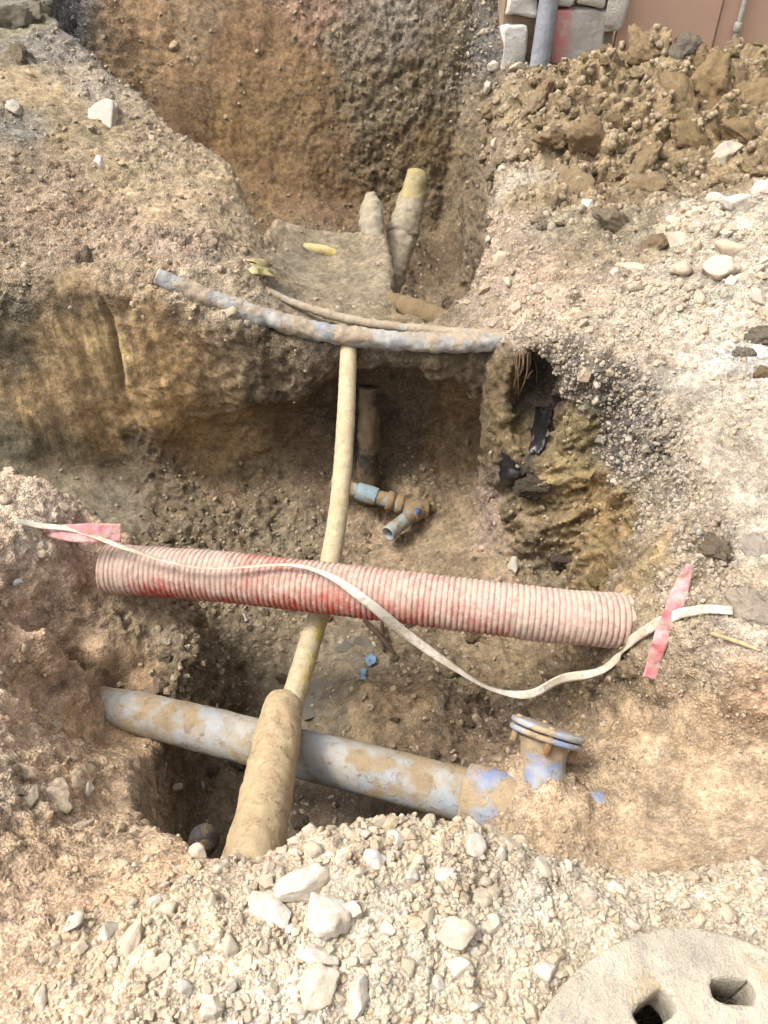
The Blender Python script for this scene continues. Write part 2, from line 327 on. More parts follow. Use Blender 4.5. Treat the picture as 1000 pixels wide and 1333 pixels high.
# ------------------------------------------------------------------ what the soil is like, place by place: colour, clods, grit, wetness
base_bvh = BVHTree.FromPolygons([tuple(v) for v in TV[:, :3].tolist()], TQ.tolist())
def hit(u, v, bvh):
    d = Vector(ray(u, v)).normalized(); r = bvh.ray_cast(Vector((0, 0, CAM_H)), d)
    return r[0], r[1]
PALE, DUST, TAN, BRN, FLOOR, OCHRE, CLAY, LAYER, FARW, FARD, HEAP, BLACK, SLAB, SHELF, LPLAT = (
    'E0CDB1', 'CDB89B', 'BE9D7C', 'AA8964', '9A835F', 'B38C55', 'A98E58', '85766A', 'A17F56', '846B4B', 'AD8F62', '4E4946', '9D8A6B', 'BF9F7A', 'A88D6C')
ZP = [  # u, v, colour, clods, grit, wet
    (20, 1310, 'D2B594', .3, .8, 0), (120, 1300, 'D8BE9E', .3, .9, 0), (240, 1300, 'E0C9AA', .3, 1, 0), (360, 1310, PALE, .3, 1, 0), (480, 1310, PALE, .3, 1, 0), (600, 1310, 'E0CBAA', .3, 1, 0), (680, 1300, 'D9C4A2', .3, .7, 0),
    (20, 1230, 'C5A583', .3, .7, 0), (110, 1220, 'CDAE8B', .3, .8, 0), (240, 1200, 'DCC2A0', .3, 1, 0), (360, 1200, PALE, .3, 1, 0), (480, 1190, PALE, .3, 1, 0), (600, 1200, PALE, .3, 1, 0), (700, 1200, PALE, .2, 1, 0), (740, 1250, 'D9C4A2', .4, .7, 0),
    (800, 1180, DUST, .2, .9, 0), (920, 1180, 'D2BEA2', .2, .9, 0), (990, 1190, 'D2BEA2', .2, .9, 0), (330, 1120, 'C8A985', .3, .8, 0), (430, 1090, 'D8BD99', .4, .9, 0), (530, 1110, 'DDC6A6', .3, 1, 0), (640, 1130, DUST, .2, 1, 0), (760, 1140, DUST, .2, .9, 0),
    (40, 1160, 'BC9A78', .3, .6, 0), (120, 1150, 'B08D68', .4, .6, 0), (200, 1140, 'B9966F', .3, .6, 0), (60, 1090, BRN, .5, .7, 0), (30, 1020, 'BB9E7C', .6, 1, 0), (100, 1020, 'B2906B', .5, .7, 0), (150, 1040, '9F8160', .4, .3, 0), (190, 1060, '8F7658', .3, .2, .1),
    (30, 950, TAN, .4, .7, 0), (90, 960, 'B9966F', .3, .5, 0), (30, 880, 'B89673', .4, .5, 0), (100, 870, 'B4916E', .4, .4, 0), (160, 870, 'A4835F', .3, .2, 0), (40, 800, 'B59271', .5, .5, 0), (110, 790, 'AE8D6B', .5, .4, 0), (30, 730, 'C2A07F', .5, .6, 0), (90, 740, 'B8957A', .5, .5, 0), (20, 675, 'CDB396', .5, .8, 0), (170, 800, '98805F', .7, .4, 0),
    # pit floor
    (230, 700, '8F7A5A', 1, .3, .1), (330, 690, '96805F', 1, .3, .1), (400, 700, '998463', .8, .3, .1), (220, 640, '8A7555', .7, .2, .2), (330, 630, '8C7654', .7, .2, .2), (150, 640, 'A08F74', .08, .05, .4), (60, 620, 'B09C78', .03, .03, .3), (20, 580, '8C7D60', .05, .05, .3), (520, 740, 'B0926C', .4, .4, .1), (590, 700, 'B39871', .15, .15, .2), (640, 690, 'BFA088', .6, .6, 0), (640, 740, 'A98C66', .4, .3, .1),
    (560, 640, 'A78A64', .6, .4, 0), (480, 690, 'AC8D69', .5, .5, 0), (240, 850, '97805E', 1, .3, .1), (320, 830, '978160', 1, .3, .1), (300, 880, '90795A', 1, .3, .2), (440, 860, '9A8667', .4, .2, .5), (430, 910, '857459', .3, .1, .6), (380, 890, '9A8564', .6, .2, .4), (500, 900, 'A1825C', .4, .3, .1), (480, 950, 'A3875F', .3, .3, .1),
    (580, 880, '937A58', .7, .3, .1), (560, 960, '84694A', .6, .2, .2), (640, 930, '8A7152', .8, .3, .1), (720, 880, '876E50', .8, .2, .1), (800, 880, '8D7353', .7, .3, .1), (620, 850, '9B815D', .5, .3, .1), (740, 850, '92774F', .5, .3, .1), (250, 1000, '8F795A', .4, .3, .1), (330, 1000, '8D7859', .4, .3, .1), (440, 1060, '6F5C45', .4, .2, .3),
    # shelf
    (680, 1060, SHELF, .2, .8, 0), (760, 1080, SHELF, .06, .4, 0), (860, 1100, 'BD9E78', .05, .3, 0), (970, 1100, 'C2A37E', .05, .3, 0), (760, 990, 'B99A73', .3, .9, 0), (850, 1000, 'BE9F79', .06, .3, 0), (960, 1000, 'C3A480', .05, .25, 0), (820, 930, 'AD8D66', .4, .5, 0), (920, 930, 'B8976F', .2, .4, 0), (985, 900, 'B8916C', .4, .5, 0), (900, 960, 'A4855F', .4, .4, 0),
    # right bank
    (930, 840, 'C8AE90', .6, .8, 0), (985, 840, 'CDB498', .5, .7, 0), (860, 800, 'B79C78', .4, .5, 0), (900, 780, 'B69C7C', .6, .8, 0), (980, 780, 'C6AF92', .6, .7, 0), (930, 710, '9D876C', .9, .7, 0), (900, 650, 'BBA284', .7, .9, 0), (985, 680, DUST, .1, .5, 0), (960, 600, DUST, .15, .6, 0), (900, 560, 'CDB89C', .4, .8, 0),
    (950, 500, 'D2C0A8', .2, .7, 0), (900, 450, 'D6C0A4', .2, .8, 0), (980, 420, 'D8C6AC', .3, .9, 0), (820, 440, 'D3BA9E', .3, 1, 0), (740, 420, 'D2B89C', .3, 1, 0), (680, 400, 'CDB092', .3, 1, 0), (850, 390, 'D8C3A6', .3, 1, 0), (940, 370, 'D8C6AC', .3, 1, 0), (690, 360, 'CBAA8C', .4, .9, 0), (660, 300, 'C4A588', .4, .9, 0), (760, 380, 'CDB194', .4, .9, 0), (980, 330, 'D8C6AC', .4, 1, 0), (860, 340, 'D6C2A8', .4, 1, 0), (930, 280, 'D8C7B0', .5, 1, 0), (660, 230, 'BBA080', .6, .8, 0), (650, 180, 'A98F6E', .6, .6, 0),
    (945, 465, 'DAD0C2', .2, .4, 0), (665, 235, 'C6B8A4', .5, .8, 0),
    # right wall: dark gravel layer over yellow clay
    (780, 490, '7D7164', .8, 1, 0), (830, 530, '7A6E62', .8, 1, 0), (800, 570, '75695E', .8, 1, 0), (860, 590, '8E8070', .8, 1, 0), (740, 470, '857463', .8, .9, 0), (850, 640, 'A28E72', .6, .8, 0), (690, 560, CLAY, .7, .1, .1), (730, 600, CLAY, .8, .1, .1), (780, 640, 'B08C50', .8, .15, .1), (700, 650, 'A28656', .8, .2, .1), (740, 690, 'A98856', .7, .2, .1), (810, 690, 'AD8B52', .8, .1, .1), (780, 740, 'A3854F', .5, .1, .1), (840, 740, 'AE9060', .6, .2, 0), (700, 720, '97805F', .7, .5, 0), (740, 560, 'A08A58', .7, .2, .1), (660, 580, 'A28454', .5, .2, .1), (650, 500, 'A08054', .4, .2, 0), (690, 500, '4A3C34', .3, .1, .3), (700, 480, '4E4038', .4, .2, .2), (715, 510, '54463C', .5, .2, .2), (700, 540, '5E5142', .5, .1, .2), (668, 610, '4E463E', .4, .1, .2), (620, 520, 'A88656', .4, .2, 0), (600, 580, '9A7E56', .4, .3, 0),  # dark points round the hollow: its shade painted into the clay colour
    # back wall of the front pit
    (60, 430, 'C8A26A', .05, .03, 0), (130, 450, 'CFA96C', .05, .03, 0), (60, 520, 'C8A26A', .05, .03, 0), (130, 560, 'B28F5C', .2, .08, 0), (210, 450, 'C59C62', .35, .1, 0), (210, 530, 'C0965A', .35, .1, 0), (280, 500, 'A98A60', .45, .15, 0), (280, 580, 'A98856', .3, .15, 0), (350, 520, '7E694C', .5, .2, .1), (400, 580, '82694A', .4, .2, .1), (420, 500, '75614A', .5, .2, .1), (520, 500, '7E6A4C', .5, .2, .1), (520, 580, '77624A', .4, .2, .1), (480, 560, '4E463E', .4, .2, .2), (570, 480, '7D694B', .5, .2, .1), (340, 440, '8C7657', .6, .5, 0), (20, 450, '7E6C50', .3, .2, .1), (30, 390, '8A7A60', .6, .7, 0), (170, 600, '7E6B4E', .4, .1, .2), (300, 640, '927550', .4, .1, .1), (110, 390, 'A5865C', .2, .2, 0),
    # left plateau
    (20, 340, 'A2896A', .7, 1, 0), (100, 340, 'A2876A', .7, 1, 0), (180, 350, 'A78C6C', .7, 1, 0), (260, 360, 'B39A7A', .6, .9, 0), (320, 390, 'BCA484', .5, .9, 0), (60, 290, 'AE9072', .7, 1, 0), (140, 280, 'A6876A', .7, 1, 0), (200, 270, 'BE9F76', .3, .5, 0), (260, 260, 'C0A27A', .25, .4, 0), (300, 290, 'B49A74', .3, .5, 0), (310, 340, 'AC936E', .4, .7, 0), (230, 320, 'B1937A', .6, 1, 0), (150, 220, 'B09468', .5, .6, 0), (80, 220, 'A28868', .7, .8, 0), (30, 230, '9C8262', .7, .8, 0), (20, 160, '8B8072', .6, .6, 0), (100, 170, 'A58B62', .6, .5, 0), (200, 200, 'AA926E', .5, .7, 0), (120, 110, 'A8957C', .5, 1, 0), (50, 120, 'B3966A', .3, .4, 0), (60, 60, '8C8074', .6, .8, 0), (15, 30, '93866A', .9, .4, 0), (75, 20, '5E5C5E', .7, .8, 0), (40, 0, '928A72', .9, .4, 0),
    # cable bridge and slab
    (400, 350, SLAB, .03, .1, .25), (450, 370, SLAB, .03, .1, .25), (480, 400, 'A08A6A', .2, .3, .1), (380, 390, 'A28D6D', .1, .3, .1), (430, 440, '9C8468', .5, .6, 0), (540, 410, '9A8262', .6, .4, .1), (600, 430, 'A68F72', .5, .7, 0),
    # back pit
    (200, 50, 'A98255', .4, .5, 0), (170, 90, 'A88459', .4, .6, 0), (260, 40, '9A7C58', .3, .3, 0), (250, 150, '86653F', .15, .1, .1), (300, 60, '8F6A40', .25, .1, .05), (300, 160, '94703F', .25, .1, .05), (360, 60, '957046', .25, .1, .05), (400, 120, '947142', .35, .2, 0), (350, 220, '9C7748', .2, .1, .05), (360, 280, '937249', .3, .2, 0), (420, 200, '8E6C42', .4, .2, 0), (440, 270, '8E6B45', .3, .2, .1), (470, 130, '84704F', .9, .4, 0), (540, 120, '87714F', .9, .4, 0), (590, 60, '8B7757', .8, .6, 0), (460, 40, '9A8468', .7, .8, 0), (400, 15, 'B5896A', .5, .7, 0), (530, 30, '9C8C78', .7, 1, 0), (500, 200, '7F6947', .8, .4, 0), (560, 200, '83693F', .6, .3, 0), (420, 300, '7E6646', .6, .3, .1), (590, 250, '87714F', .5, .3, 0), (620, 320, '90795A', .5, .5, 0), (610, 380, '937B5B', .5, .5, 0), (545, 340, '6E5639', .3, .2, .2), (620, 150, '96805F', .5, .5, 0), (625, 60, '77706A', .6, .9, 0),
    # clay heap
    (700, 255, 'AC9066', .85, .3, 0), (660, 165, 'A88C62', .8, .3, 0), (730, 290, 'B09A78', .8, .5, 0), (780, 325, 'A08A68', .85, .5, 0), (845, 335, 'A48C68', .8, .6, 0), (750, 350, 'B49A7A', .6, .7, 0),
    (700, 140, HEAP, 1, .1, 0), (760, 110, HEAP, 1, .1, 0), (840, 80, HEAP, 1, .1, 0), (920, 90, 'A9895C', 1, .1, 0), (990, 90, 'A6875A', 1, .1, 0), (700, 200, HEAP, 1, .15, 0), (780, 190, 'B09266', 1, .1, 0), (860, 160, 'AD8E60', 1, .1, 0), (940, 150, 'AA8B5D', 1, .1, 0), (760, 250, 'AC8E62', 1, .3, 0), (830, 260, 'A48A64', 1, .3, 0), (800, 300, '9B896A', .8, .5, 0), (990, 160, 'AC8E60', 1, .1, 0)]
_zp, _zv = [], []
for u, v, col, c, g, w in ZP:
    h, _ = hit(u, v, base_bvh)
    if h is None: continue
    zone_gain = 1.5 if (u < 215 and 660 < v < 1180) else 1.14 if (u < 345 and v < 412) else 1.12 if (u > 640 and 895 < v < 1120) else 1.06 if v > 1080 else 1.25 if (u < 320 and 412 < v < 590) else .93 if (u > 640 and 270 < v < 620) else 1.0   # pale dust, plus painted light: shaded left slopes lifted, over-bright right bank dimmed
    _zp.append(h[:]); _zv.append(list(np.clip(lin(col) * zone_gain, 0, .95)) + [c, g, w])
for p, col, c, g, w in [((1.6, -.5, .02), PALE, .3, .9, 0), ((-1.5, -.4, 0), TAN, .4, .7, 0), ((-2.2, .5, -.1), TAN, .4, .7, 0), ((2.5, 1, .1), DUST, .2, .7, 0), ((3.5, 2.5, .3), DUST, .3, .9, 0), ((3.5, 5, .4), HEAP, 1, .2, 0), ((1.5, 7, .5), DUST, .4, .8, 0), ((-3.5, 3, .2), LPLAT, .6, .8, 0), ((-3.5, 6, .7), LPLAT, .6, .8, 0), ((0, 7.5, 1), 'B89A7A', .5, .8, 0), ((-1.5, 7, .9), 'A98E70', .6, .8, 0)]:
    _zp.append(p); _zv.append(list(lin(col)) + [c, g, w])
_zp, _zv = np.array(_zp), np.array(_zv)
def zones(P):
    q = P + np.stack([fbm(P, 5, 3, 51), fbm(P, 5, 3, 61), fbm(P, 5, 3, 71)], 1) * .11
    out = np.zeros((len(P), 6))
    sz = .05 + .035 * np.maximum(np.linalg.norm(_zp - (0, 0, CAM_H), axis=1) - 1.2, 0)     # far sample points reach farther
    for a in range(0, len(P), 20000):
        d2 = ((q[a:a + 20000, None] - _zp[None]) ** 2).sum(2)
        w = 1 / (d2 / (sz ** 2)[None] + .15) ** 2.2
        out[a:a + 20000] = (w @ _zv) / w.sum(1, keepdims=True)
    return out
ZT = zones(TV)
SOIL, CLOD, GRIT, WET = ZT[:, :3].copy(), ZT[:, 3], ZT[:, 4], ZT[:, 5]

# relief: lumps, clods, crumpled clay, grit
steep = 1 - np.clip(TN[:, 2], 0, 1)
heap = smoothstep(3.7, 4.1, TV[:, 1]) * smoothstep(.45, .8, TV[:, 0]) * smoothstep(.75, .98, CLOD)
w1, w2, c1, t1 = worley(TV * 9 + fbm(TV, 9, 2, 5)[:, None] * .8, 3)
e1 = np.clip((w2 - w1) * 2.2, 0, 1)
w3, w4, c3, t3 = worley(TV * 24 + fbm(TV, 20, 2, 6)[:, None] * .6, 4)
e3 = np.clip((w4 - w3) * 2.2, 0, 1)
w5, w6, c5, t5 = worley(TV * 60, 8)
e5 = np.clip((w6 - w5) * 2, 0, 1)
def rw_(P, st): return smoothstep(.42, .6, P[:, 0]) * smoothstep(1.5, 1.7, P[:, 1]) * (1 - smoothstep(2.7, 2.85, P[:, 1])) * smoothstep(.25, .5, st) * (1 - smoothstep(.35, .7, GRIT))
disp = .035 * fbm(TV, 3.2, 3, 1) * (.4 + CLOD) * (.5 + .8 * steep) * (1 - .6 * rw_(TV, steep))
calm = 1 - .75 * rw_(TV, steep)
disp += calm * (.030 * (np.minimum(e1, .45) - .4 + 1.1 * t1) * (.25 + ((c1 >> 8) % 97) / 97.) + .016 * (np.minimum(e3, .5) - .4 + 1.1 * t3) * (.2 + ((c3 >> 8) % 97) / 97.)) * CLOD ** 1.4
disp += calm * (1 - .7 * heap) * .030 * fbm(TV, 11, 4, 2, .55, True) * CLOD * (.25 + .75 * steep)
pick3 = smoothstep(.45, .9, ((c3 >> 6) % 89) / 89.); pick5 = smoothstep(.3, .9, ((c5 >> 6) % 89) / 89.)
disp += (.014 * (np.minimum(e3, .4) * 1.8 + 1.2 * t3) * pick3 + .008 * (np.minimum(e5, .5) - .3 + 1.2 * t5) * (.2 + pick5)) * GRIT * (1 - .5 * steep)
disp += GRIT * .010 * fbm(TV, 16, 3, 19)
disp += .010 * fbm(TV, 26, 4, 12, .62) * (.12 + CLOD + .7 * GRIT)
# crumpled, smeared clay on the right wall: long folds running down to the left
rw = rw_(TV, steep)
fold = np.stack([TV[:, 1] * 11 + TV[:, 2] * 7, TV[:, 2] * 1.6 - TV[:, 1] * 1.6, TV[:, 0] * 2], 1)
fq = np.stack([TV[:, 1] * 9.0 + TV[:, 2] * 4.5, TV[:, 2] * 2.6 - TV[:, 1] * 1.0, TV[:, 0] * 2.5], 1) + fbm(TV, 7, 3, 17)[:, None] * .6
fw1, fw2, fcid, ft_ = worley(fq, 23)
disp += rw * (.022 * (((fcid >> 9) % 71) / 71. - .5 + .9 * ft_) - .022 * (1 - smoothstep(.0, .12, fw2 - fw1)))
disp += rw * .042 * fbm(fold, 1, 4, 14, .55, True)
# scraped walls: shallow, near-vertical bucket grooves
sc_ = smoothstep(.5, .8, steep) * (1 - smoothstep(.1, .45, CLOD))
gro = np.stack([TV[:, 0] * 14 + TV[:, 2] * 3, TV[:, 1] * 6, TV[:, 2] * 1.3], 1)
disp += sc_ * (.014 + .026 * smoothstep(4.5, 5.2, TV[:, 1])) * fbm(gro, 1, 4, 15, .55, True)
# one deep tool mark down the scraped wall on the left
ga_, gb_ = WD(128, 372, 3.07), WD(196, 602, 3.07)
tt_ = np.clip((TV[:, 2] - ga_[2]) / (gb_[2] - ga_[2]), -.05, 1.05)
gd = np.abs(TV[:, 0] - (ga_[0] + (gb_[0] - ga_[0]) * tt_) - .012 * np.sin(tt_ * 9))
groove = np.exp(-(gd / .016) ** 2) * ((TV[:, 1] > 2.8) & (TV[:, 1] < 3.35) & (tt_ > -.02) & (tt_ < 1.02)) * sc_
disp -= .035 * groove
# big lumps of the clay heap
hw1, hw2, hc, ht = worley(TV * 4.2 + fbm(TV, 5, 2, 25)[:, None] * .7, 13)
disp += heap * (.10 * (np.clip((hw2 - hw1) * 2.0, 0, 1) - .5) * (.3 + ((hc >> 7) % 83) / 83.) + .055 * fbm(TV, 6, 4, 26, .6) + .022 * (e3 - .5))
near_man = smoothstep(.36, .48, np.hypot(TV[:, 0] - MH[0], TV[:, 1] - MH[1]))
disp *= np.where(TV[:, 1] < .8, .35 + .65 * near_man, 1)
TV = TV + TN * disp[:, None]
TN = vnormals(TV, TQ)

# patches with a shape of their own in the soil: crumb-by-crumb colour, ochre and grey streaks
n_a = fbm(TV, 7, 4, 41); n_b = fbm(TV, 23, 3, 42); n_c = fbm(TV * (1, 1, 2.5), 3.1, 3, 43)
SOIL *= (1 + .28 * n_a + .30 * n_b)[:, None]
SOIL *= np.array((.97, 1.0, .99)) * (1 + np.stack([.05 * n_c, .0 * n_c, -.12 * n_c], 1))
SOIL *= (1 + (.22 * (((c3 >> 10) % 61) / 61. - .5) + .25 * (((c5 >> 10) % 61) / 61. - .5)) * np.clip(GRIT + .6 * CLOD, 0, 1))[:, None]
n_d = smoothstep(.02, .35, fbm(TV, 9, 4, 47)); SOIL *= 1 - (GRIT * n_d)[:, None] * np.array((.03, .08, .15))
SOIL *= (1 - .45 * groove)[:, None]  # tool mark darkened inside: shade of the recess painted into the soil
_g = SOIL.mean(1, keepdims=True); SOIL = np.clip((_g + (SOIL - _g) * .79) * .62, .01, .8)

def soil_mat():
    t = NT('soil'); co = t.coords('Object')
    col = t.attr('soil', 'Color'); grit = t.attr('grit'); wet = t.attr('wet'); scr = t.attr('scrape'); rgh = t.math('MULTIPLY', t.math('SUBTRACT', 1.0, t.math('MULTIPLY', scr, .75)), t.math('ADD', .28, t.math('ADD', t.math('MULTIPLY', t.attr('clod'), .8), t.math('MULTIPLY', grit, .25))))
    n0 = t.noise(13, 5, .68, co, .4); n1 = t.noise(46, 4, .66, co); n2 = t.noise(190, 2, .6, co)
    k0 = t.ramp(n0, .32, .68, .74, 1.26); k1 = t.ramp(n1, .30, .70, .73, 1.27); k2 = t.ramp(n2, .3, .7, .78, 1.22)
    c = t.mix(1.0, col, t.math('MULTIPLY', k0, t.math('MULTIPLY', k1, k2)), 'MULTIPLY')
    # smears left by the bucket on the scraped walls
    mp = t.n('Mapping'); t.put(mp.inputs['Vector'], co); mp.inputs['Rotation'].default_value = (0, R(14), 0); mp.inputs['Scale'].default_value = (26, 26, 2.2)
    ns = t.noise(1.0, 4, .62, mp.outputs[0], .25)
    c = t.mix(t.math('MULTIPLY', scr, .8), c, t.mix(1.0, c, t.ramp(ns, .34, .66, .62, 1.28), 'MULTIPLY'))
    # grit: small pale and dark grains
    v = t.n('TexVoronoi', feature='F1'); v.inputs['Scale'].default_value = 120; t.put(v.inputs['Vector'], co)
    sep = t.n('SeparateColor', mode='RGB'); t.put(sep.inputs[0], v.outputs['Color'])
    grain = t.math('MULTIPLY', t.ramp(v.outputs['Distance'], .55, .30), t.ramp(sep.outputs[0], .58, .62))
    grain = t.math('MULTIPLY', grain, t.math('MULTIPLY_ADD', grit, .75, .12))
    c = t.mix(grain, c, t.mix(.45, t.mix(sep.outputs[1], (.14, .115, .09), (.68, .60, .50)), c))
    v2 = t.n('TexVoronoi', feature='F1'); v2.inputs['Scale'].default_value = 300; t.put(v2.inputs['Vector'], co)
    sp2 = t.n('SeparateColor', mode='RGB'); t.put(sp2.inputs[0], v2.outputs['Color'])
    c = t.mix(t.math('MULTIPLY', grit, .5), c, t.mix(1.0, c, t.math('MULTIPLY_ADD', sp2.outputs[0], 1.0, .5), 'MULTIPLY'))
    c = t.mix(t.math('MULTIPLY', wet, .6), c, t.mix(1.0, c, (.55, .52, .5), 'MULTIPLY'))
    h = t.math('ADD', t.math('MULTIPLY', n0, 1.3), t.math('ADD', t.math('MULTIPLY', n1, .9), t.math('MULTIPLY', n2, .30)))
    h = t.math('MULTIPLY', h, rgh)
    h = t.math('ADD', h, t.math('MULTIPLY', t.math('SUBTRACT', 1.0, v.outputs['Distance']), t.math('MULTIPLY_ADD', grit, .5, .08)))
    h = t.math('ADD', h, t.math('MULTIPLY', ns, t.math('MULTIPLY', scr, .9)))
    nb = t.bump(h, .010, .9)
    rough = t.math('SUBTRACT', .95, t.math('MULTIPLY', wet, .45))
    return t.done(c, rough, nb, .25)
SOILM = soil_mat()

# faces sorted into the ground, the clay heap on the right, the rubble heap in front
fc = TV[TQ].mean(1); fclod = CLOD[TQ].mean(1); fgrit = GRIT[TQ].mean(1)
is_heap = (fc[:, 1] > 3.55) & (fc[:, 0] > .55) & (fclod > .68) & (fc[:, 1] < 5.75)
is_rub = (fc[:, 2] > -.06) & (fc[:, 1] < .80) & (fc[:, 0] > -.55) & (np.hypot(fc[:, 0] - MH[0], fc[:, 1] - MH[1]) > .275)
def terrain(name, sel):
    q = TQ[sel]; used, inv = np.unique(q, return_inverse=True)
    me = np_mesh(name, TV[used], inv.reshape(q.shape))
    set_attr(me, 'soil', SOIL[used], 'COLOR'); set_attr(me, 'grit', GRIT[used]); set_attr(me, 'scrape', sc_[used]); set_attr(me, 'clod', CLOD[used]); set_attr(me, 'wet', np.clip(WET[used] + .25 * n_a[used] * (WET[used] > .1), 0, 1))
    smooth(me); o = obj(name, me, SOILM); o['kind'] = 'structure'; return o
ground = terrain('ground', ~(is_heap | is_rub))
soil_heap = terrain('soil_heap', is_heap); soil_heap['label'] = 'heap of brown clay in big lumps in front of the wall and gate'
rubble_heap = terrain('rubble_heap', is_rub); rubble_heap['label'] = 'heap of pale limestone rubble in front of the pit'
bvh = BVHTree.FromPolygons([tuple(v) for v in TV.tolist()], TQ.tolist())
# the land around, out to the horizon
gxo = np.concatenate([np.linspace(-120, -8, 12), np.linspace(-5, 5, 21), np.linspace(8, 120, 12)])
gyo = np.concatenate([np.linspace(-120, -5, 12), np.linspace(-1.2, 9.2, 21), np.linspace(12, 150, 12)])
XO, YO = np.meshgrid(gxo, gyo, indexing='ij'); ZO = U_F(np.clip(XO, -4.45, 4.45), np.clip(YO, -.65, 8.45)) - .05
VO = np.stack([XO, YO, ZO], 2).reshape(-1, 3); ny = len(gyo)
ii, jj = np.meshgrid(np.arange(len(gxo) - 1), np.arange(ny - 1), indexing='ij'); ii, jj = ii.ravel(), jj.ravel()
QO = np.stack([ii * ny + jj, (ii + 1) * ny + jj, (ii + 1) * ny + jj + 1, ii * ny + jj + 1], 1)
cc = VO[QO].mean(1); mid = (np.abs(cc[:, 0]) < 4.2) & (cc[:, 1] > -.3) & (cc[:, 1] < 8.2)
me = np_mesh('surrounding_ground', VO, QO[~mid]); nv = len(VO)
set_attr(me, 'soil', np.tile(lin('CDB598') * .6, (nv, 1)), 'COLOR'); set_attr(me, 'grit', np.full(nv, .8)); set_attr(me, 'scrape', np.zeros(nv)); set_attr(me, 'clod', np.full(nv, .4)); set_attr(me, 'wet', np.zeros(nv)); smooth(me)
obj('surrounding_ground', me, SOILM)['kind'] = 'structure'
# ------------------------------------------------------------------ swept pipes, straps and other things in the pit
def catmull(pts, step):
    P = np.array(pts, float); Q = np.vstack([2 * P[0] - P[1], P, 2 * P[-1] - P[-2]]); out = []
    for i in range(1, len(Q) - 2):
        a, b, c, d = Q[i - 1:i + 3]; n = max(2, int(math.ceil(np.linalg.norm((c - b)[:3]) / step)))
        for k in range(n):
            t = k / n
            out.append(.5 * ((2 * b) + (-a + c) * t + (2 * a - 5 * b + 4 * c - d) * t * t + (-a + 3 * b - 3 * c + d) * t ** 3))
    out.append(P[-1]); return np.array(out)
def frames(path):
    T = np.gradient(path, axis=0); T /= np.linalg.norm(T, axis=1, keepdims=True)
    up = np.array([0, 0, 1.]) if abs(T[0][2]) < .9 else np.array([0, 1., 0]); N = []
    n = up - T[0] * (up @ T[0]); n /= np.linalg.norm(n)
    for t in T:
        n = n - t * (n @ t); n /= np.linalg.norm(n); N.append(n)
    N = np.array(N); return T, N, np.cross(T, N)
def tube(name, pts, rad, mat, parent=None, step=.006, seg=40, mudf=None, lump=.0, inner=None, profile=None, seed=0, origin=None, cap=True, thick=.004, rough=.0):
    """a pipe along pts; rad number or list per control point; mudf(P,N) -> 0..1; inner: wall thickness for an open near end"""
    path = catmull(pts, step); n = len(path)
    s = np.concatenate([[0], np.cumsum(np.linalg.norm(np.diff(path, axis=0), axis=1))])
    if np.isscalar(rad): r = np.full(n, rad)
    else: r = np.interp(np.linspace(0, 1, n), np.linspace(0, 1, len(rad)), rad)
    if profile is not None: r = r + profile(s)
    T, N, B = frames(path)
    a = np.linspace(0, 2 * np.pi, seg, endpoint=False)
    dirs = np.cos(a)[None, :, None] * N[:, None] + np.sin(a)[None, :, None] * B[:, None]
    V = (path[:, None] + dirs * r[:, None, None]).reshape(-1, 3); D = dirs.reshape(-1, 3)
    mud = np.zeros(len(V)) if mudf is None else np.clip(mudf(V, D), 0, 1)
    if mudf is not None:
        lumps = .5 + fbm(V, 30, 3, 90 + seed)
        V = V + D * (mud * (thick + lump * np.clip(lumps, 0, 2)))[:, None]
    if profile is not None:                        # grooves keep a darker, barer bottom
        gr = np.repeat(profile(s) < 0, seg) & (D[:, 2] < .75); mud = mud - .45 * gr * (.5 + fbm(V, 18, 2, 44))
    if rough: V = V + D * (rough * fbm(V, 22, 3, 70 + seed))[:, None]
    i, j = np.meshgrid(np.arange(n - 1), np.arange(seg), indexing='ij'); i, j = i.ravel(), j.ravel(); k = (j + 1) % seg
    Q = np.stack([i * seg + j, (i + 1) * seg + j, (i + 1) * seg + k, i * seg + k], 1)
    V, Q, mud = list(V), [list(q) for q in Q], list(mud)
    for end, ring0, tdir in ((0, 0, -T[0]), (1, (n - 1) * seg, T[-1])):
        if inner and end == 1:                     # open end: rim and bore
            c = path[-1]; base = len(V)
            for dep, rr in ((0, r[-1] - inner), (-.25, r[-1] - inner)):
                for q in range(seg): V.append(c + dirs[-1][q] * rr + T[-1] * dep); mud.append(.0 if dep == 0 else .6)
            for q in range(seg):
                q2 = (q + 1) % seg
                Q.append([ring0 + q, base + q, base + q2, ring0 + q2]); Q.append([base + q, base + seg + q, base + seg + q2, base + q2])
            ctr = len(V); V.append(c - T[-1] * .25); mud.append(.6)
            for q in range(0, seg, 2): Q.append([base + seg + q, ctr, base + seg + (q + 2) % seg, base + seg + q + 1])
        elif cap:
            ctr = len(V); V.append(path[0 if end == 0 else -1]); mud.append(.5)
            for q in range(0, seg, 2):
                f4 = [ring0 + q, ring0 + q + 1, ring0 + (q + 2) % seg, ctr]; Q.append(f4 if end == 0 else f4[::-1])
    o0 = np.array(origin if origin is not None else (0, 0, 0), float)
    me = np_mesh(name, np.array(V) - o0, np.array(Q)); set_attr(me, 'mud', np.array(mud)); smooth(me)
    return obj(name, me, mat, parent, (0, 0, 0) if parent is not None else tuple(o0))

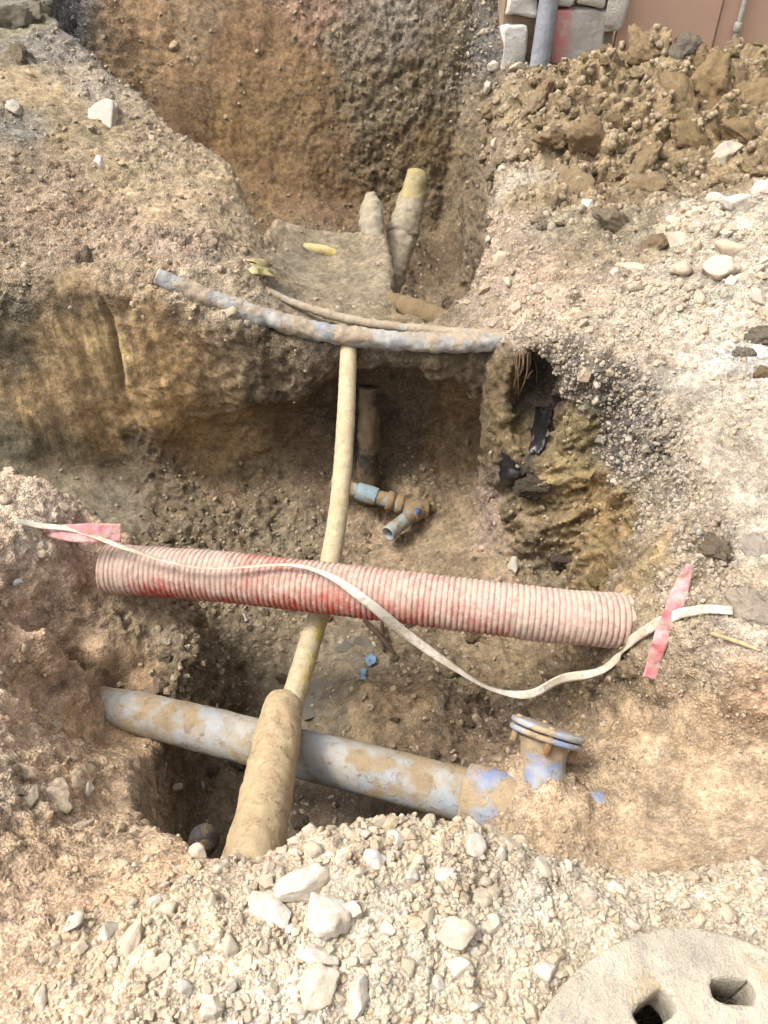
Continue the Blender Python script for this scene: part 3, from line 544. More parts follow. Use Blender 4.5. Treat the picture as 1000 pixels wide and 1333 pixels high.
def coated(name, base, base2, mud, rough=.5, scale=30., mud2=None, edge=(.34, .62), span=(0., 1.)):
    """pipe surface under a crust of dried mud; 'mud' attribute drives where the crust sits"""
    t = NT(name); co = t.coords('Object'); m = t.attr('mud')
    n1 = t.noise(scale, 5, .65, co); n2 = t.noise(110, 4, .6, co); n3 = t.noise(9, 3, .5, co)
    b = t.mix(t.ramp(n3, .40, .60), base, base2)
    b = t.mix(1.0, b, t.math('MULTIPLY_ADD', n1, .5, .75), 'MULTIPLY')
    sc = t.ramp(t.noise(42, 5, .75, co), .46, .68)                       # scuffs and dust film
    b = t.mix(t.math('MULTIPLY', sc, .62), b, mud)
    mm = t.ramp(t.math('ADD', m, t.math('ADD', t.math('MULTIPLY', t.math('SUBTRACT', n1, .5), .9), t.math('MULTIPLY', t.math('SUBTRACT', n2, .5), .35))), *edge, *span)
    mc = t.mix(n3, mud, mud2 if mud2 is not None else mud)
    mc = t.mix(1.0, mc, t.math('MULTIPLY', t.math('MULTIPLY_ADD', n1, .7, .62), t.math('MULTIPLY_ADD', n2, .6, .7)), 'MULTIPLY')
    c = t.mix(mm, b, mc)
    sp_ = t.ramp(t.noise(34, 5, .72, co, .3), .55, .66); c = t.mix(t.math('MULTIPLY', sp_, .55), c, t.mix(1.0, mud, (.62, .58, .52), 'MULTIPLY'))   # darker, damper crumbs stuck on
    h = t.math('ADD', t.math('ADD', t.math('MULTIPLY', mm, .5), t.math('MULTIPLY', sp_, .35)), t.math('MULTIPLY', t.math('ADD', n2, n1), t.math('MULTIPLY_ADD', mm, .35, .06)))
    r = t.math('MULTIPLY_ADD', mm, .95 - rough, rough)
    return t.done(c, r, t.bump(h, .005, .7), .25)
A = .62                                            # photo colour -> surface colour
def alb(h, k=A): return tuple(lin(h) * k)
M_DUCT = coated('red_duct', alb('C8402F'), alb('D06050'), alb('E0CCB8'), .75, 40, mud2=alb('DCB8A8'), edge=(-.05, 1.0), span=(.05, .96))
M_GAS = coated('yellow_gas_pipe', alb('D4BC66'), alb('D6C284'), alb('E0CFAC'), .6, 35, mud2=alb('CDB68E'))
M_SLEEVE = coated('muddy_sleeve', alb('CDB48C'), alb('C8AC84'), alb('D8C09A'), .9, 25, mud2=alb('C4A880'))
M_WATER = coated('grey_blue_pipe', alb('C2BFB6'), alb('B4BCC2'), alb('B8A280'), .55, 18, mud2=alb('A48E6C'), edge=(.16, .74), span=(.10, .98))
M_BLUE = coated('blue_iron', alb('9DAACA'), alb('C0C4C8'), alb('CDB898'), .6, 26, mud2=alb('BCA07A'), edge=(.25, .72))
M_CABLE = coated('dusty_conduit', alb('A6A8AA'), alb('C0BCB4'), alb('CFC2AC'), .75, 40, mud2=alb('AE9678'))
M_SERVICE = coated('grey_service_pipe', alb('A2AEB0'), alb('B8BEB8'), alb('B59C76'), .5, 40, mud2=alb('A88C66'))
M_COUP = coated('pale_blue_coupling', alb('9FBAC6'), alb('A9BFC4'), alb('B8A88C'), .5, 40)
M_DBLUE = coated('blue_mark', alb('3F6CB4'), alb('5C88C4'), alb('A89070'), .5, 40)
M_CLAYPIPE = coated('clay_caked_pipe', alb('B4A064'), alb('B8A878'), alb('CABFA8'), .8, 22, mud2=alb('AC9A7C'))
M_BROWNP = coated('brown_clay_pipe', alb('94805F'), alb('9C8866'), alb('9E8968'), .8, 22, mud2=alb('8C7757'))
M_BLACKP = coated('black_pipe', alb('3A3632'), alb('46403A'), alb('7A6850'), .6, 30)

# gas pipe: thin yellow pipe running out of a wide sleeve, under the duct and up to the cable bridge
g0 = W(366, 930, -.42); gp = empty('gas_pipe', (g0[0], g0[1], -1.0), 'slim yellow gas pipe caked in pale mud, passing under the red duct into a sleeve', 'pipe')
def gas_mud(P, D):
    nose = fbm(P, 14, 4, 5)
    m = .95 + .8 * nose
    bare = smoothstep(1.85, 1.55, P[:, 1]) * smoothstep(.1, .6, D[:, 0])     # right flank wiped clean near the sleeve
    return m - .55 * bare
gas_pts = [WD(454, 452, 3.0), WD(453, 480, 2.86), W(451, 530, -.27), W(447, 600, -.36), W(440, 670, -.43), W(432, 720, -.46), W(418, 790, -.475), W(403, 840, -.47), W(388, 890, -.45), W(376, 930, -.43), W(365, 975, -.38)]
tube('pipe', gas_pts, .0335, M_GAS, gp, .008, 36, gas_mud, .002, origin=gp.location, thick=.002)
sl = [W(370, 918, -.45), W(366, 932, -.425), W(357, 985, -.38), W(345, 1045, -.32), W(331, 1105, -.27), W(318, 1160, -.24)]
def sl_mud(P, D): return .62 + 1.0 * fbm(P, 12, 4, 15)
tube('sleeve', sl, [.052, .061, .062, .063, .064, .065], M_SLEEVE, gp, .007, 56, sl_mud, .004, origin=gp.location, thick=.002, rough=.004)
# blue-grey water main with its socket
wa, wb = W(92, 905, -.655), W(636, 1043, -.515)
wm = empty('water_main', (wa[0], wa[1], -.75), 'grey water main with bare blue patches crossing the pit beneath the muddy sleeve', 'pipe')
def wat_mud(P, D):
    m = .24 + .75 * fbm(P, 6.5, 3, 25) + .75 * fbm(P, 17, 3, 28) + .10 * D[:, 2]
    return m + .45 * smoothstep(.10, .26, P[:, 0]) * smoothstep(-.2, .5, D[:, 2])
tube('pipe', [wa, W(140, 917, -.645), W(240, 943, -.62), W(400, 983, -.575), W(520, 1013, -.54), wb], [.040, .066, .070, .070, .070, .070], M_WATER, wm, .006, 64, wat_mud, .002, origin=wm.location, thick=.003)
wdir = wb - wa; wdir /= np.linalg.norm(wdir)
def sock_mud(P, D): return .42 + 1.1 * fbm(P, 11, 4, 35) + .12 * D[:, 2]
s0 = W(606, 1036, -.52)
tube('socket', [s0 - wdir * .0, s0 + wdir * .03, s0 + wdir * .12, s0 + wdir * .20], [.086, .088, .084, .078], M_BLUE, wm, .006, 64, sock_mud, .003, origin=wm.location, thick=.003)
# flanged riser of the main, half buried in the shelf, leaning away
ax = np.array([.30, .72, .62]); ax /= np.linalg.norm(ax)
nd_ = np.array([.06, .76, .65]); nd_ /= np.linalg.norm(nd_)      # the neck stands straighter than its flange
ft = W(710, 962, -.345); fb = ft - nd_ * .19
fl = empty('flanged_riser', fb, 'blue flanged branch standing in the mud beyond the grey pipe', 'pipe fitting')
def neck_mud(P, D): return .52 + 1.15 * fbm(P, 10, 4, 45)
tube('neck', [fb - nd_ * .10, fb, fb + nd_ * .09, ft - nd_ * .03, ft + ax * .004], [.066, .060, .053, .053, .062], M_BLUE, fl, .006, 48, neck_mud, .004, origin=fb, thick=.005)
def fl_mud(P, D): return .36 + .9 * fbm(P, 14, 4, 55)
tube('flange', [ft, ft + ax * .003, ft + ax * .012, ft + ax * .015], [.094, .099, .099, .094], M_BLUE, fl, .003, 72, fl_mud, .002, origin=fb, thick=.002)
bf_ = tube('blank_flange', [ft + ax * .019, ft + ax * .022, ft + ax * .032, ft + ax * .035], [.094, .099, .099, .094], M_BLUE, fl, .003, 72, fl_mud, .003, seed=3, origin=fb, thick=.002)
e1_ = np.cross(ax, (0, 1, 0)); e1_ /= np.linalg.norm(e1_); e2_ = np.cross(ax, e1_)
M_RUST = coated('rusty_bolt', alb('9A6A40'), alb('B9A080'), alb('C8AE84'), .7, 60)
for k in range(4):
    a = math.pi / 4 + k * math.pi / 2 + .35; c = ft + (e1_ * math.cos(a) + e2_ * math.sin(a)) * .080
    tube('bolt', [c - ax * .030, c - ax * .028, c - ax * .006, c + ax * .034, c + ax * .040, c + ax * .041], [.010, .011, .011, .009, .009, .008], M_RUST, bf_, .006, 6, fl_mud, .001, origin=fb, thick=.001)
pb = W(768, 1050, -.437)
bp = tube('buried_water_pipe', [pb + np.array((-.10, .02, -.05)), pb + np.array((-.03, .005, -.035)), pb + np.array((.05, -.012, -.040)), pb + np.array((.11, -.03, -.06))], .062, M_BLUE, None, .006, 48, lambda P, D: .30 + 1.2 * fbm(P, 12, 4, 48), .003, origin=pb)
tag(bp, 'pale blue back of a buried pipe showing through the mud right of the flanged branch', 'pipe')

# red corrugated duct
dl, dr = W(141, 741, -.35), W(880, 812, -.33)
du = empty('corrugated_duct', (0, dl[1], -.45), 'red corrugated cable duct dusted with pale mud spanning the pit', 'duct')
PIT_ = .0172
def ribs(s): return (.0020 * (.55 + .9 * np.clip(.5 + fbm(np.stack([s, 0 * s, 0 * s], 1), 7, 3, 3), 0, 1))) * np.clip(2.6 * np.cos(2 * np.pi * s / PIT_) + 1.3, -1, 1)
def duct_mud(P, D):
    m = .52 + .85 * fbm(P, 4.5, 4, 65) + .40 * D[:, 2] + .2 * fbm(P * (2.5, 1, 1), 24, 3, 66)
    return m + .75 * smoothstep(.36, .42, P[:, 0]) * smoothstep(.60, .54, P[:, 0]) + 1.1 * smoothstep(.45, .78, P[:, 0]) + .35 * smoothstep(-.15, -.05, P[:, 0]) * smoothstep(.0, -.06, P[:, 0]) + .4 * smoothstep(-.65, -.85, P[:, 0])
tube('tube', [dl, W(175, 743, -.345), W(300, 752, -.325), W(450, 769, -.31), W(600, 787, -.305), W(740, 803, -.31), dr], .079, M_DUCT, du, .0023, 64, duct_mud, .002, profile=ribs, origin=du.location, thick=.0022)

# conduit and thin cable on the soil bridge
ca = [W(205, 361, .03), W(250, 379, -.02), W(300, 398, -.07), W(370, 420, -.13), W(450, 437, -.17), W(550, 446, -.18), W(640, 446, -.15), W(690, 438, -.16)]
co_ = tube('conduit', ca, [.034, .036, .036, .038, .038, .038, .036, .034], M_CABLE, None, .008, 32, lambda P, D: .42 + 1.0 * fbm(P, 9, 4, 75) + .12 * D[:, 2], .010, origin=ca[4], thick=.005, rough=.012)
tag(co_, 'long grey-blue conduit sagging along the edge of the soil bridge', 'conduit')
cb = [W(345, 377, -.10), W(375, 391, -.13), W(410, 404, -.15), W(470, 419, -.17), W(560, 431, -.175), W(640, 436, -.15), W(670, 430, -.17)]
cc_ = tube('cable', cb, [.012, .014, .016, .018, .021, .021, .02], M_CABLE, None, .008, 24, lambda P, D: .75 + .8 * fbm(P, 11, 4, 85), .004, origin=cb[3], thick=.003, rough=.004)
tag(cc_, 'thin mud-coated cable lying just behind the grey conduit', 'cable')

# small service pipe with elbow and open stub, low in the pit
def onz(u, v, dz=0.0):
    h, n = hit(u, v, bvh); return np.array(h) + (0, 0, dz)
sp = onz(546, 672, .05); sp[2] = min(sp[2], -.9)
a0 = WD(432, 628, sp[1] + .12); a1 = WD(470, 640, sp[1] + .07); a2 = WD(500, 650, sp[1] + .035); el = WD(545, 663, sp[1]); st = WD(505, 695, sp[1] - .19)
sv = empty('service_pipe', (el[0], el[1], el[2] - .06), 'grey service pipe with an elbow and a black open end low in the pit', 'pipe')
rs = .036
smf = lambda P, D: .52 + 1.0 * fbm(P, 16, 4, 95)
tube('pipe', [a0, a1, a2, el], rs * .95, M_SERVICE, sv, .006, 32, smf, .003, origin=sv.location)
tube('coupling', [a1 - (a2 - a1) * .15, a1, a1 + (a2 - a1) * .55, a1 + (a2 - a1) * .7], [rs * 1.2, rs * 1.28, rs * 1.28, rs * 1.2], M_COUP, sv, .005, 32, lambda P, D: .25 + .9 * fbm(P, 16, 3, 96), .001, origin=sv.location, thick=.002)
ud = (el - a2) / np.linalg.norm(el - a2)
for k in range(2):
    c = a2 + ud * (.015 + .048 * k)
    tube('collar', [c, c + ud * .004, c + ud * .032, c + ud * .036], [rs * 1.1, rs * 1.25, rs * 1.25, rs * 1.1], M_SERVICE, sv, .005, 32, lambda P, D: .72 + .8 * fbm(P, 16, 3, 97), .003, origin=sv.location)
sd_ = (st - el) / np.linalg.norm(st - el)
tube('elbow', [el + ud * .03 - sd_ * .02, el, el + sd_ * .07], [rs * 1.1, rs * 1.22, rs * 1.15], M_SERVICE, sv, .005, 32, lambda P, D: .85 + .6 * fbm(P, 16, 3, 98), .006, origin=sv.location)
tube('stub', [el + sd_ * .04, el + sd_ * .12, st], rs, M_SERVICE, sv, .005, 36, lambda P, D: .35 + .9 * fbm(P, 16, 3, 99), .001, inner=.005, origin=sv.location, thick=.002)
bm_ = el + sd_ * .03 + np.array((.018, -.012, .022))
tube('blue_band', [bm_, bm_ + sd_ * .012, bm_ + sd_ * .04], [.018, .024, .016], M_DBLUE, sv, .004, 20, lambda P, D: .2 + .6 * fbm(P, 30, 3, 93), .001, origin=sv.location, thick=.001)

# upright pipe and caked stub in the back pit, buried yellow pipe along the slab
pt, pbm = WD(543, 228, 4.75), WD(505, 385, 4.2)
up = empty('upright_pipe', (pbm[0], pbm[1], pbm[2]), 'mud-caked pipe with a bare yellow top leaning in the back pit', 'pipe')
pm_ = lambda P, D: .95 + .9 * fbm(P, 8, 4, 105) - .85 * smoothstep(pt[2] - .085, pt[2] - .05, P[:, 2])
mid_ = pt + (pbm - pt) * .33; md2 = pt + (pbm - pt) * .62
tube('pipe', [pbm, md2, mid_, pt + (mid_ - pt) * .4, pt, pt + (pt - mid_) * .02], [.045, .060, .070, .068, .066, .060], M_CLAYPIPE, up, .008, 40, pm_, .014, origin=up.location, thick=.010)
jn = pt + (pbm - pt) * .47
tube('collar', [jn + (pt - pbm) * .06, jn + (pt - pbm) * .04, jn - (pt - pbm) * .04, jn - (pt - pbm) * .06], [.055, .075, .075, .055], M_CLAYPIPE, up, .007, 36, lambda P, D: .9 + .4 * fbm(P, 10, 3, 106), .022, origin=up.location, thick=.012, rough=.012)
kt, kb = WD(483, 258, 4.5), WD(487, 350, 4.12)
ks = tube('caked_standpipe', [kb, kb + (kt - kb) * .35, kb + (kt - kb) * .7, kt + (kb - kt) * .12, kt, kt + (kt - kb) * .05], [.085, .075, .058, .066, .058, .02], M_CLAYPIPE, None, .008, 36, lambda P, D: np.ones(len(P)), .006, origin=kb, thick=.004, rough=.014, seed=4)
tag(ks, 'short knobby standpipe wholly caked in grey mud left of the leaning pipe', 'pipe')
ya, yb = W(345, 317, -.222), W(420, 326, -.236)
yp = tube('buried_gas_pipe', [ya + (ya - yb) * .3, ya, (ya + yb) / 2, yb, yb + (yb - ya) * .25 - np.array((0, 0, .02))], .028, M_GAS, None, .008, 28, lambda P, D: .50 + .9 * fbm(P, 8, 3, 107) + .5 * smoothstep(-.3, -.2, P[:, 0]), .002, origin=(ya + yb) / 2)
tag(yp, 'yellow pipe half sunk in the far edge of the smooth mud slab', 'pipe')
ba, bb_ = W(505, 394, -.295), W(585, 420, -.315)
bq = tube('buried_pipe', [ba, (ba + bb_) / 2, bb_], [.05, .056, .05], M_BROWNP, None, .008, 32, lambda P, D: .8 + .6 * fbm(P, 9, 3, 108), .005, origin=ba, thick=.004, rough=.005, seed=7)
tag(bq, 'clay-covered pipe stub lying behind the right half of the conduit', 'pipe')
va, vb2 = WD(479, 622, 3.0), WD(479, 505, 3.10)
vp = tube('dark_standpipe', [va - np.array((0, 0, .15)), va, (va + vb2) / 2 + np.array((.006, -.01, 0)), vb2], [.05, .05, .048, .04], M_BLACKP, None, .01, 32, lambda P, D: .62 + .8 * fbm(P, 9, 3, 110), .008, origin=va - np.array((0, 0, .15)), rough=.008)
tag(vp, 'dark upright pipe behind the gas pipe above the pale blue coupling', 'pipe')
# dark round pipe end in the hollow below the sleeve
rb = W(266, 1093, -.36)
rp = tube('drain_pipe_end', [rb + ray(268, 1094) * .12, rb + ray(268, 1094) * .05, rb], .036, M_BLACKP, None, .006, 32, lambda P, D: .45 + .8 * fbm(P, 14, 3, 109), .002, origin=rb)
tag(rp, 'dark round pipe end in the hollow left of the sleeve foot', 'pipe')

# straps and tapes: ribbons with a twist
def ribbon(name, ctrl, mat, label, cat, step=.008, wseg=5, thick=.0012, crumple=0.0, seed=0, torn=0.0):
    """ctrl rows: centre xyz, width, roll (radians: 0 lies flat, pi/2 stands on edge), measured about the run"""
    R_ = catmull(np.array(ctrl, float), step); path, wd, ro = R_[:, :3], R_[:, 3], R_[:, 4]
    if torn: wd = wd * (1 + torn * fbm(path, 13, 3, 211 + seed))
    path = path.copy(); eye = np.array((0, 0, CAM_H))
    for k in range(len(path)):                     # it lies on the soil where the soil would swallow it
        dv = path[k] - eye; L = np.linalg.norm(dv); h = bvh.ray_cast(Vector(eye), Vector(dv / L))
        if h[0] is not None and h[3] < L + .012: path[k] = np.array(h[0]) + np.array(h[1]) * .012 - dv / L * .006
    for _ in range(10): path[1:-1] = path[1:-1] * .5 + (path[:-2] + path[2:]) * .25
    T = np.gradient(path, axis=0); T /= np.linalg.norm(T, axis=1, keepdims=True)
    side = np.cross(T, (0, 0, 1.)); side /= np.linalg.norm(side, axis=1, keepdims=True) + 1e-9
    upv = np.cross(side, T)
    wv = side * np.cos(ro)[:, None] + upv * np.sin(ro)[:, None]; nv = np.cross(T, wv)
    t = np.linspace(-.5, .5, wseg); n = len(path)
    mid = path[:, None] + wv[:, None] * (wd[:, None] * t[None])[:, :, None]
    if crumple:
        q = fbm(mid.reshape(-1, 3), 26, 3, 200 + seed).reshape(n, wseg); mid = mid + nv[:, None] * (crumple * q)[:, :, None]
    top = (mid + nv[:, None] * thick / 2).reshape(-1, 3); bot = (mid - nv[:, None] * thick / 2).reshape(-1, 3)
    V = np.vstack([top, bot]); o = n * wseg; Q = []
    for i in range(n - 1):
        for j in range(wseg - 1):
            a = i * wseg + j; Q.append((a, a + 1, a + wseg + 1, a + wseg)); Q.append((o + a, o + a + wseg, o + a + wseg + 1, o + a + 1))
        a = i * wseg; Q.append((a, a + wseg, o + a + wseg, o + a)); b = a + wseg - 1; Q.append((b, o + b, o + b + wseg, b + wseg))
    for j in range(wseg - 1):
        Q.append((j, o + j, o + j + 1, j + 1)); e = (n - 1) * wseg + j; Q.append((e, e + 1, o + e + 1, o + e))
    c0 = path[n // 2]; me = np_mesh(name, V - c0, np.array(Q)); smooth(me)
    ob = obj(name, me, mat, None, tuple(c0)); return tag(ob, label, cat)
def strip_mat(name, c1, c2, dirt, dirtk=.5):
    t = NT(name); co = t.coords('Object'); n1 = t.noise(14, 4, .6, co); n2 = t.noise(70, 4, .65, co)
    c = t.mix(t.ramp(n1, .42, .60), c1, c2); c = t.mix(t.math('MULTIPLY', t.ramp(n2, .48, .66), dirtk), c, dirt)
    return t.done(c, .6, t.bump(n2, .002, .5), .3)
M_STRAP = strip_mat('dusty_strap', alb('DED4C4', .75), alb('CCBFA8', .75), alb('A58C6C'), .55)
M_TAPE = strip_mat('pink_tape', alb('E0868A', .7), alb('E2B0AC', .7), alb('BFA086'), .85)
zt = -.215
ribbon('packing_strap', [
    [*W(20, 681, -.115), .016, -.5], [*W(45, 684, -.135), .018, -.5], [*W(100, 690, -.16), .018, -.2], [*W(165, 714, -.19), .018, .2], [*W(240, 736, -.218), .018, .5], [*W(300, 739, -.216), .018, .5], [*W(380, 735, -.205), .018, .3],
    [*W(430, 750, -.20), .020, -.2], [*W(480, 785, -.235), .030, -1.0], [*WD(530, 826, 1.50), .030, -1.0], [*WD(590, 868, 1.45), .022, -.1], [*WD(640, 897, 1.42), .020, .3], [*WD(690, 904, 1.41), .026, -.7], [*WD(730, 884, 1.43), .030, -1.1], [*WD(785, 872, 1.42), .022, -.2], [*WD(825, 836, 1.46), .026, -1.0], [*WD(870, 806, 1.46), .028, -.9], [*WD(915, 797, 1.44), .024, -.7], [*WD(950, 797, 1.42), .022, -.5]],
    M_STRAP, 'long off-white strap slung over the red duct and sagging in front of it', 'strap')
ribbon('warning_tape', [[*W(898, 734, -.0), .016, .5], [*W(890, 756, -.05), .034, -.2], [*W(876, 798, -.13), .046, .15], [*W(863, 838, -.22), .040, -.15], [*W(849, 882, -.31), .044, .2]], M_TAPE, 'pink plastic tape hanging over the right end of the red duct', 'tape', crumple=.010, seed=2, wseg=9, step=.006, torn=.2)
ribbon('warning_tape', [[*W(52, 688, -.17), .034, -.4], [*W(85, 693, -.165), .05, -.6], [*W(120, 694, -.165), .062, -.8], [*W(158, 694, -.175), .066, -.9]], M_TAPE, 'pink plastic tape torn off on the bank above the left end of the duct', 'tape', crumple=.010, seed=5, wseg=9, step=.006, torn=.2)

# ------------------------------------------------------------------ scraps, sticks, roots, puddles
def plain(name, c, rough=.6, spec=.3):
    t = NT(name); co = t.coords('Object'); n = t.noise(40, 4, .6, co); return t.done(t.mix(t.ramp(n, .4, .7), c, tuple(np.array(c) * .6)), rough, t.bump(n, .003, .6), spec)
M_STICK = plain('dark_wood', alb('5A4636')); M_STRAW = plain('dry_straw', alb('D8C294')); M_ROOT = plain('root', alb('7C6448')); M_BPLAST = plain('blue_plastic', alb('86A4BC')); M_BLK = plain('black_plastic', alb('2E2A2A'), .35, .5); M_YSCRAP = plain('yellow_plastic', alb('CDBB88')); M_PAPER = plain('white_paper', alb('F0EEEA'))
def on(u, v, off=.01):
    h, n = hit(u, v, bvh); return np.array(h + n * off)
def stick(name, a, b, r, mat, label, cat, bend=.01):
    m = (a + b) / 2 + (0, 0, bend)
    return tag(tube(name, [a, m, b], [r, r * 1.1, r * .6], mat, None, .02, 10, origin=a, rough=.002), label, cat)
stick('stick', on(474, 812, .02), on(512, 856, .015), .011, M_STICK, 'dark stick poking out below the red duct beside the strap', 'stick')
stick('stick', on(500, 818, .03), on(500, 850, .012), .008, M_STICK, 'thinner dark stick crossing the one below the duct', 'stick')
stick('straw', on(926, 826, .008), on(990, 848, .006), .006, M_STRAW, 'pale yellow sliver lying on the bank below the strap end', 'straw', .004)
stick('straw', on(684, 486, .03), on(700, 478, .04), .004, M_STRAW, 'pale stem above the dark hollow in the right wall', 'straw')
ro_ = random.Random(5)
rt = empty('root_tuft', on(680, 462, .0), 'tuft of thin roots hanging over the dark hollow in the right wall', 'roots')
for k in range(9):
    a = on(668 + k * 3.2, 458, .0); L = ro_.uniform(.10, .20); d = np.array((ro_.uniform(-.03, .03), ro_.uniform(-.06, -.01), -L))
    tube('root', [a, a + d * .5 + np.array((ro_.uniform(-.01, .01), -.025, .01)), a + d], [.004, .003, .0015], M_ROOT, rt, .02, 6, origin=rt.location)
def scrap(name, quad, mat, label, cat, n=(7, 10), crumple=.012, off=.012, seed=0):
    """a limp sheet lying on the soil: quad = four corners as they are seen, draped on what is under them"""
    (a, b, c, d) = [np.array(q, float) for q in quad]; nu, nv_ = n; P = []
    r = random.Random(seed)
    for i in range(nu):
        for j in range(nv_):
            s_, t_ = i / (nu - 1), j / (nv_ - 1); e = (1 - s_) * ((1 - t_) * a + t_ * d) + s_ * ((1 - t_) * b + t_ * c)
            e = e + np.array((r.uniform(-1, 1), r.uniform(-1, 1))) * np.linalg.norm(b - a) * .08; h, nn = hit(e[0], e[1], bvh); P.append(np.array(h + nn * off))
    P = np.array(P); G = P.reshape(nu, nv_, 3)
    for _ in range(2): G[1:-1, 1:-1] = (G[1:-1, 1:-1] + G[:-2, 1:-1] + G[2:, 1:-1] + G[1:-1, :-2] + G[1:-1, 2:]) / 5
    P = G.reshape(-1, 3); N_ = np.cross(G[1, 0] - G[0, 0], G[0, 1] - G[0, 0]); N_ /= np.linalg.norm(N_) + 1e-9
    if N_ @ (np.array((0, 0, CAM_H)) - P[0]) < 0: N_ = -N_
    P = P + N_ * (crumple * (.4 + fbm(P, 30, 3, 300 + seed)))[:, None]
    Q = [(i * nv_ + j, i * nv_ + j + 1, (i + 1) * nv_ + j + 1, (i + 1) * nv_ + j) for i in range(nu - 1) for j in range(nv_ - 1)]
    c0 = P.mean(0); me = np_mesh(name, P - c0, np.array(Q)); smooth(me); o = obj(name, me, mat, None, tuple(c0))
    md = o.modifiers.new('thickness', 'SOLIDIFY'); md.thickness = .0015
    return tag(o, label, cat)
scrap('plastic_scrap', [(318, 340), (346, 346), (350, 366), (324, 360)], M_YSCRAP, 'crumpled yellow plastic scrap at the left end of the mud slab', 'scrap', crumple=.05, off=.03, seed=1)
scrap('plastic_scrap', [(477, 858), (490, 855), (492, 866), (480, 869)], M_BPLAST, 'light blue plastic scrap on the soil below the dark sticks', 'scrap', crumple=.02, off=.012, seed=2)
scrap('plastic_scrap', [(470, 872), (478, 872), (477, 886), (471, 886)], M_BPLAST, 'faded blue plastic scrap just below the light blue one', 'scrap', crumple=.01, off=.006, seed=3)
scrap('plastic_sheet', [(700, 530), (724, 525), (708, 588), (688, 596)], M_BLK, 'strip of black plastic sheet down the clay of the right wall', 'plastic sheet', (7, 14), .03, .010, 4)
scrap('plastic_sheet', [(656, 585), (668, 592), (680, 625), (655, 640)], M_BLK, 'lower flap of black plastic at the foot of the right wall', 'plastic sheet', (7, 12), .02, .012, 5)
scrap('paper_scrap', [(15, 758), (26, 752), (30, 757), (19, 764)], M_PAPER, 'tiny white paper scrap on the left bank', 'scrap', (4, 5), .006, .008, 6)
scrap('paper_scrap', [(314, 802), (319, 800), (323, 811), (319, 813)], M_PAPER, 'tiny pinkish white scrap on the floor under the duct', 'scrap', (4, 5), .006, .012, 7)
def water():
    t = NT('muddy_water'); co = t.coords('Object'); n = t.noise(12, 2, .5, co)
    return t.done((.10, .085, .065), .06, t.bump(n, .001, .2), .5)
M_WATERP = water()
def puddle(u, v, rx, ry, label, seed, dz=.008):
    h = on(u, v, 0); r = random.Random(seed); n = 40; P = [(0, 0, 0)]
    for k in range(n):
        a = 2 * math.pi * k / n; q = 1 + .28 * math.sin(3 * a + seed) + .18 * math.sin(7 * a + 2 * seed) + r.uniform(-.06, .06); P.append((rx * q * math.cos(a), ry * q * math.sin(a), 0))
    me = np_mesh('puddle', np.array(P), np.array([(0, 1 + k, 1 + (k + 1) % n) for k in range(n)])); o = obj('puddle', me, M_WATERP, None, (h[0], h[1], h[2] + dz)); o['label'] = label; o['kind'] = 'structure'
puddle(345, 903, .10, .07, 'small muddy puddle left of the yellow pipe', 2, -.012); puddle(462, 842, .06, .05, 'small grey puddle below the duct', 5, -.008); puddle(425, 910, .09, .08, 'dark puddle right of the sleeve', 9, -.010)

# ------------------------------------------------------------------ manhole cover of worn concrete
def concrete():
    t = NT('worn_concrete'); co = t.coords('Object'); n1 = t.noise(7, 6, .62, co); n2 = t.noise(45, 5, .65, co); n3 = t.noise(220, 3, .6, co)
    c = t.mix(t.ramp(n1, .36, .62), alb('C8BCA8'), alb('E8DAC2')); c = t.mix(t.math('MULTIPLY', t.ramp(n2, .52, .68), .55), c, alb('A8A29C'))
    c = t.mix(t.math('MULTIPLY', t.ramp(t.noise(11, 5, .7, co, .4), .56, .66), .6), c, alb('CDB48A'))
    c = t.mix(1.0, c, t.math('MULTIPLY_ADD', n3, .5, .75), 'MULTIPLY')
    return t.done(c, .9, t.bump(t.math('ADD', t.math('ADD', n2, t.math('MULTIPLY', n1, 1.5)), t.math('MULTIPLY', n3, .6)), .010, .9), .25)
M_CONC = concrete()
cu = bpy.data.curves.new('cover_outline', 'CURVE'); cu.dimensions = '2D'; cu.fill_mode = 'BOTH'; cu.extrude = .042; cu.bevel_depth = .008; cu.bevel_resolution = 2
def spline(P):
    s = cu.splines.new('POLY'); s.points.add(len(P) - 1); s.use_cyclic_u = True
    for q, (x, y) in zip(s.points, P): q.co = (x, y, 0, 1)
rr_ = random.Random(4)
spline([((MH[2] - .008 + .003 * math.sin(7 * a + 1) * math.sin(3 * a) + rr_.uniform(-.0012, .0012)) * math.cos(a), (MH[2] - .008 + .003 * math.sin(5 * a) + rr_.uniform(-.0012, .0012)) * math.sin(a)) for a in np.linspace(0, 2 * np.pi, 160, endpoint=False)])
def slot(cx, cy, L, w, rot):
    P = []
    for a in np.linspace(0, 2 * np.pi, 36, endpoint=False):
        x = (abs(math.cos(a)) ** .55) * math.copysign(L / 2, math.cos(a)); y = (abs(math.sin(a)) ** .6) * math.copysign(w / 2, math.sin(a))
        x += rr_.uniform(-.0012, .0012); y += rr_.uniform(-.0012, .0012)
        P.append((cx + x * math.cos(rot) - y * math.sin(rot), cy + x * math.sin(rot) + y * math.cos(rot)))
    spline(P)
for u, v, L, w, rot in ((955, 1290, .086, .052, -.06), (853, 1315, .088, .056, .55)):
    p = W(u, v, .062); slot(p[0] - MH[0], p[1] - MH[1], L, w, rot)
for a in (180, 236, 304, 0): slot(.235 * math.cos(R(a)), .235 * math.sin(R(a)), .085, .052, R(a + 90))
tmp = bpy.data.objects.new('tmp', cu); me = bpy.data.meshes.new_from_object(tmp); bpy.data.objects.remove(tmp); me.name = 'manhole_cover'
